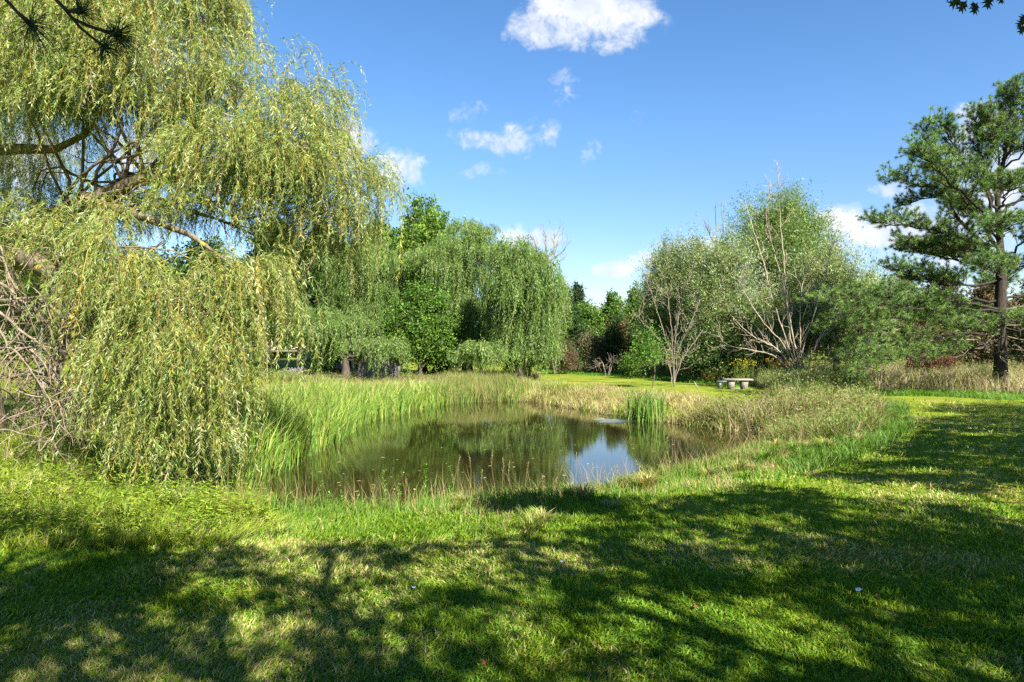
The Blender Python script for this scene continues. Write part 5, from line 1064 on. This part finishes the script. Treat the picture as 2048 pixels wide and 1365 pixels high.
def far_structures():
    Y = 72; x = (555-1024)/F*Y; z = g1(x, Y); wood = flat_mat('shelter_wood', (.10, .09, .08)); wh = flat_mat('white_paint', (.6, .6, .6))
    e = empty('picnic_shelter', (x, Y, z), 'dark open shelter with white braced posts beyond the mown mound', 'shelter')
    mb = MB(); mb.box(x-3.2, x+2.6, Y-1.5, Y+1.5, z+.95, z+1.15); mb.build('roof', wood, e); mb = MB(); mb.box(x-3.2, x+2.6, Y+1.3, Y+1.4, z, z+.945); mb.build('back_wall', wood, e)
    for dx in (-2.6, -.6, 1.6):
        mb = MB(); mb.tube(np.array([[x+dx, Y-1.3, z-.1], [x+dx, Y-1.3, z+.94]]), .06, 6); mb.tube(np.array([[x+dx, Y-1.3, z+.5], [x+dx+.4, Y-1.3, z+.94]]), .04, 5); mb.build('post', wh, e)
    Y = 60; x = (620-1024)/F*Y; z = g1(x, Y); e = empty('pool_fence', (x, Y, z), 'blue-grey panel fence with a pale rail beside the small lawn maple', 'fence')
    mb = MB(); mb.box(x-1.0, x+1.2, Y, Y+.06, z, z+.9); mb.build('panel', flat_mat('blue_panel', (.13, .19, .26)), e)
    mb = MB(); mb.tube(np.array([[x-1.05, Y-.1, z+.45], [x+1.2, Y-.1, z+.45]]), .03, 6); mb.tube(np.array([[x+.2, Y-.1, z-.05], [x+.2, Y-.1, z+.47]]), .03, 6); mb.build('rail', wh, e)
far_structures()
def stick():
    x, y = w2(1393, 779, 0); z = g1(x, y); mb = MB(); mb.tube(np.array([[x+.08, y, z-.05], [x, y, z+.18], [x-.10, y, z+.36]]), [.025, .022, .018], 6); tag(mb.build('broken_stake', M_pale), 'short pale stake leaning in the grass left of the stone bench', 'stake')
stick()

# ------------------------------------------------------------------ small things on the lawn
def litter():
    def leafmesh(c, s):
        mb = MB(); k = [(0, 0), (.22, .2), (.55, .28), (.30, .5), (.42, .8), (.12, .75), (0, 1.05), (-.14, .76), (-.45, .74), (-.3, .5), (-.5, .25), (-.2, .2)]
        v = [(a*s, b*s, .012*math.sin(5*a+4*b)+abs(a)*s*.25) for a, b in k]+[(0, .5*s, .004)]; n = len(k); mb.add(v, None, [(i, (i+1) % n, n) for i in range(n)], c); return mb
    mats = leaf_mat('dry_leaf', .2, .05)
    for px, py, c, s, lab in [(1694, 1300, (.22, .07, .03), .06, 'red-brown fallen leaf between two lit patches of lawn at the lower right'), (2012, 1240, (.26, .09, .03), .06, 'red-brown fallen leaf at the right edge of the lawn'), (1393, 1228, (.20, .06, .03), .05, 'dark red fallen leaf in deep shade beside the largest lit patch'),
                              (1756, 1201, (.55, .26, .04), .045, 'orange fallen leaf just right of the white scrap'), (972, 1347, (.30, .05, .03), .06, 'bright red fallen leaf at the bottom edge of the lawn'), (230, 1226, (.16, .06, .03), .06, 'dull red fallen leaf on the left of the lawn'), (1240, 1136, (.20, .09, .05), .06, 'brown fallen leaf near the small white scrap'), (877, 1090, (.5, .08, .05), .05, 'small red fallen leaf at the edge of the long bank grass'), (620, 1176, (.45, .22, .05), .05, 'tan orange fallen leaf on the left lit patch')]:
        x, y = w2(px, py); o = leafmesh(c, s*.65).build('fallen_leaf', mats); o.location = (x, y, g1(x, y)+.028); o.rotation_euler = (rng.normal(0, .3), rng.normal(0, .3), rng.uniform(0, 6)); tag(o, lab, 'leaf', 'fallen leaves on the lawn')
    wm = flat_mat('white_scrap', (.7, .72, .75))
    for px, py, s, lab in [(1716, 1192, .05, 'larger white scrap lying in deep shade on the lawn'), (1368, 1101, .04, 'small white scrap on the middle of the lawn'), (1829, 849, .09, 'white scrap on the lawn beside the tall edge grass'), (827, 1190, .03, 'grey-white scrap by the long thin shadow line'), (1122, 1137, .03, 'faint pale scrap near the top of the shaded lawn')]:
        x, y = w2(px, py); mb = MB(); n = 9; a = np.linspace(0, 2*PI, n, endpoint=False); r = s*rng.uniform(.5, 1, n)*.6; v = np.c_[np.cos(a)*r, np.sin(a)*r, rng.uniform(0, s*.4, n)]; mb.add(np.concatenate([v, [[0, 0, s*.35]]]), None, [(i, (i+1) % n, n) for i in range(n)]); o = mb.build('paper_scrap', wm); o.location = (x, y, g1(x, y)+.03); tag(o, lab, 'scrap', 'white scraps on the lawn')
litter()
def woods():
    mb = MB(); n = 5200; x = rng.uniform(-150, 170, n); y = rng.uniform(96, 125, n); top = 3.5+5.5*fbm(x, y*.2, .09)+ (np.abs(x-20) > 25)*1.5
    c0 = np.stack([x, y, top*rng.random(n)**.6], 1); k = 13; P = np.repeat(c0, k, 0)+rng.normal(0, .9, (n*k, 3)); P[:, 2] = np.maximum(P[:, 2], .1); D = rdir(n*k); mb.quads(P, D, norm(np.cross(D, rdir(n*k))), .8, .5, np.repeat(mixc(GD+GM+BR[:1], n, .2), k, 0))
    tag(mb.build('woods', M_leaf), 'distant wood closing the view behind all the trees', 'woods', kind='stuff')
woods()
def bird():
    p = at(1713, 433, 50); e = empty('bird', tuple(p), 'tiny dark bird flying before the white cloud left of the pine', 'bird')
    mb = MB(); mb.tube(p+np.array([[-.14, 0, 0], [-.06, 0, .01], [.05, 0, .01], [.12, 0, .0]]), [.01, .04, .035, .01], 6)
    v = np.array([[-.04, -.02, .01], [.05, -.02, .01], [.0, -.28, .08], [-.04, .02, .01], [.05, .02, .01], [.0, .28, .08]])+p; mb.add(v, None, [(0, 1, 2), (4, 3, 5)]); mb.build('body', flat_mat('bird_dark', (.03, .03, .03)), e)
bird()
print('objects', len(bpy.data.objects), 'verts', sum(len(m.vertices) for m in bpy.data.meshes))
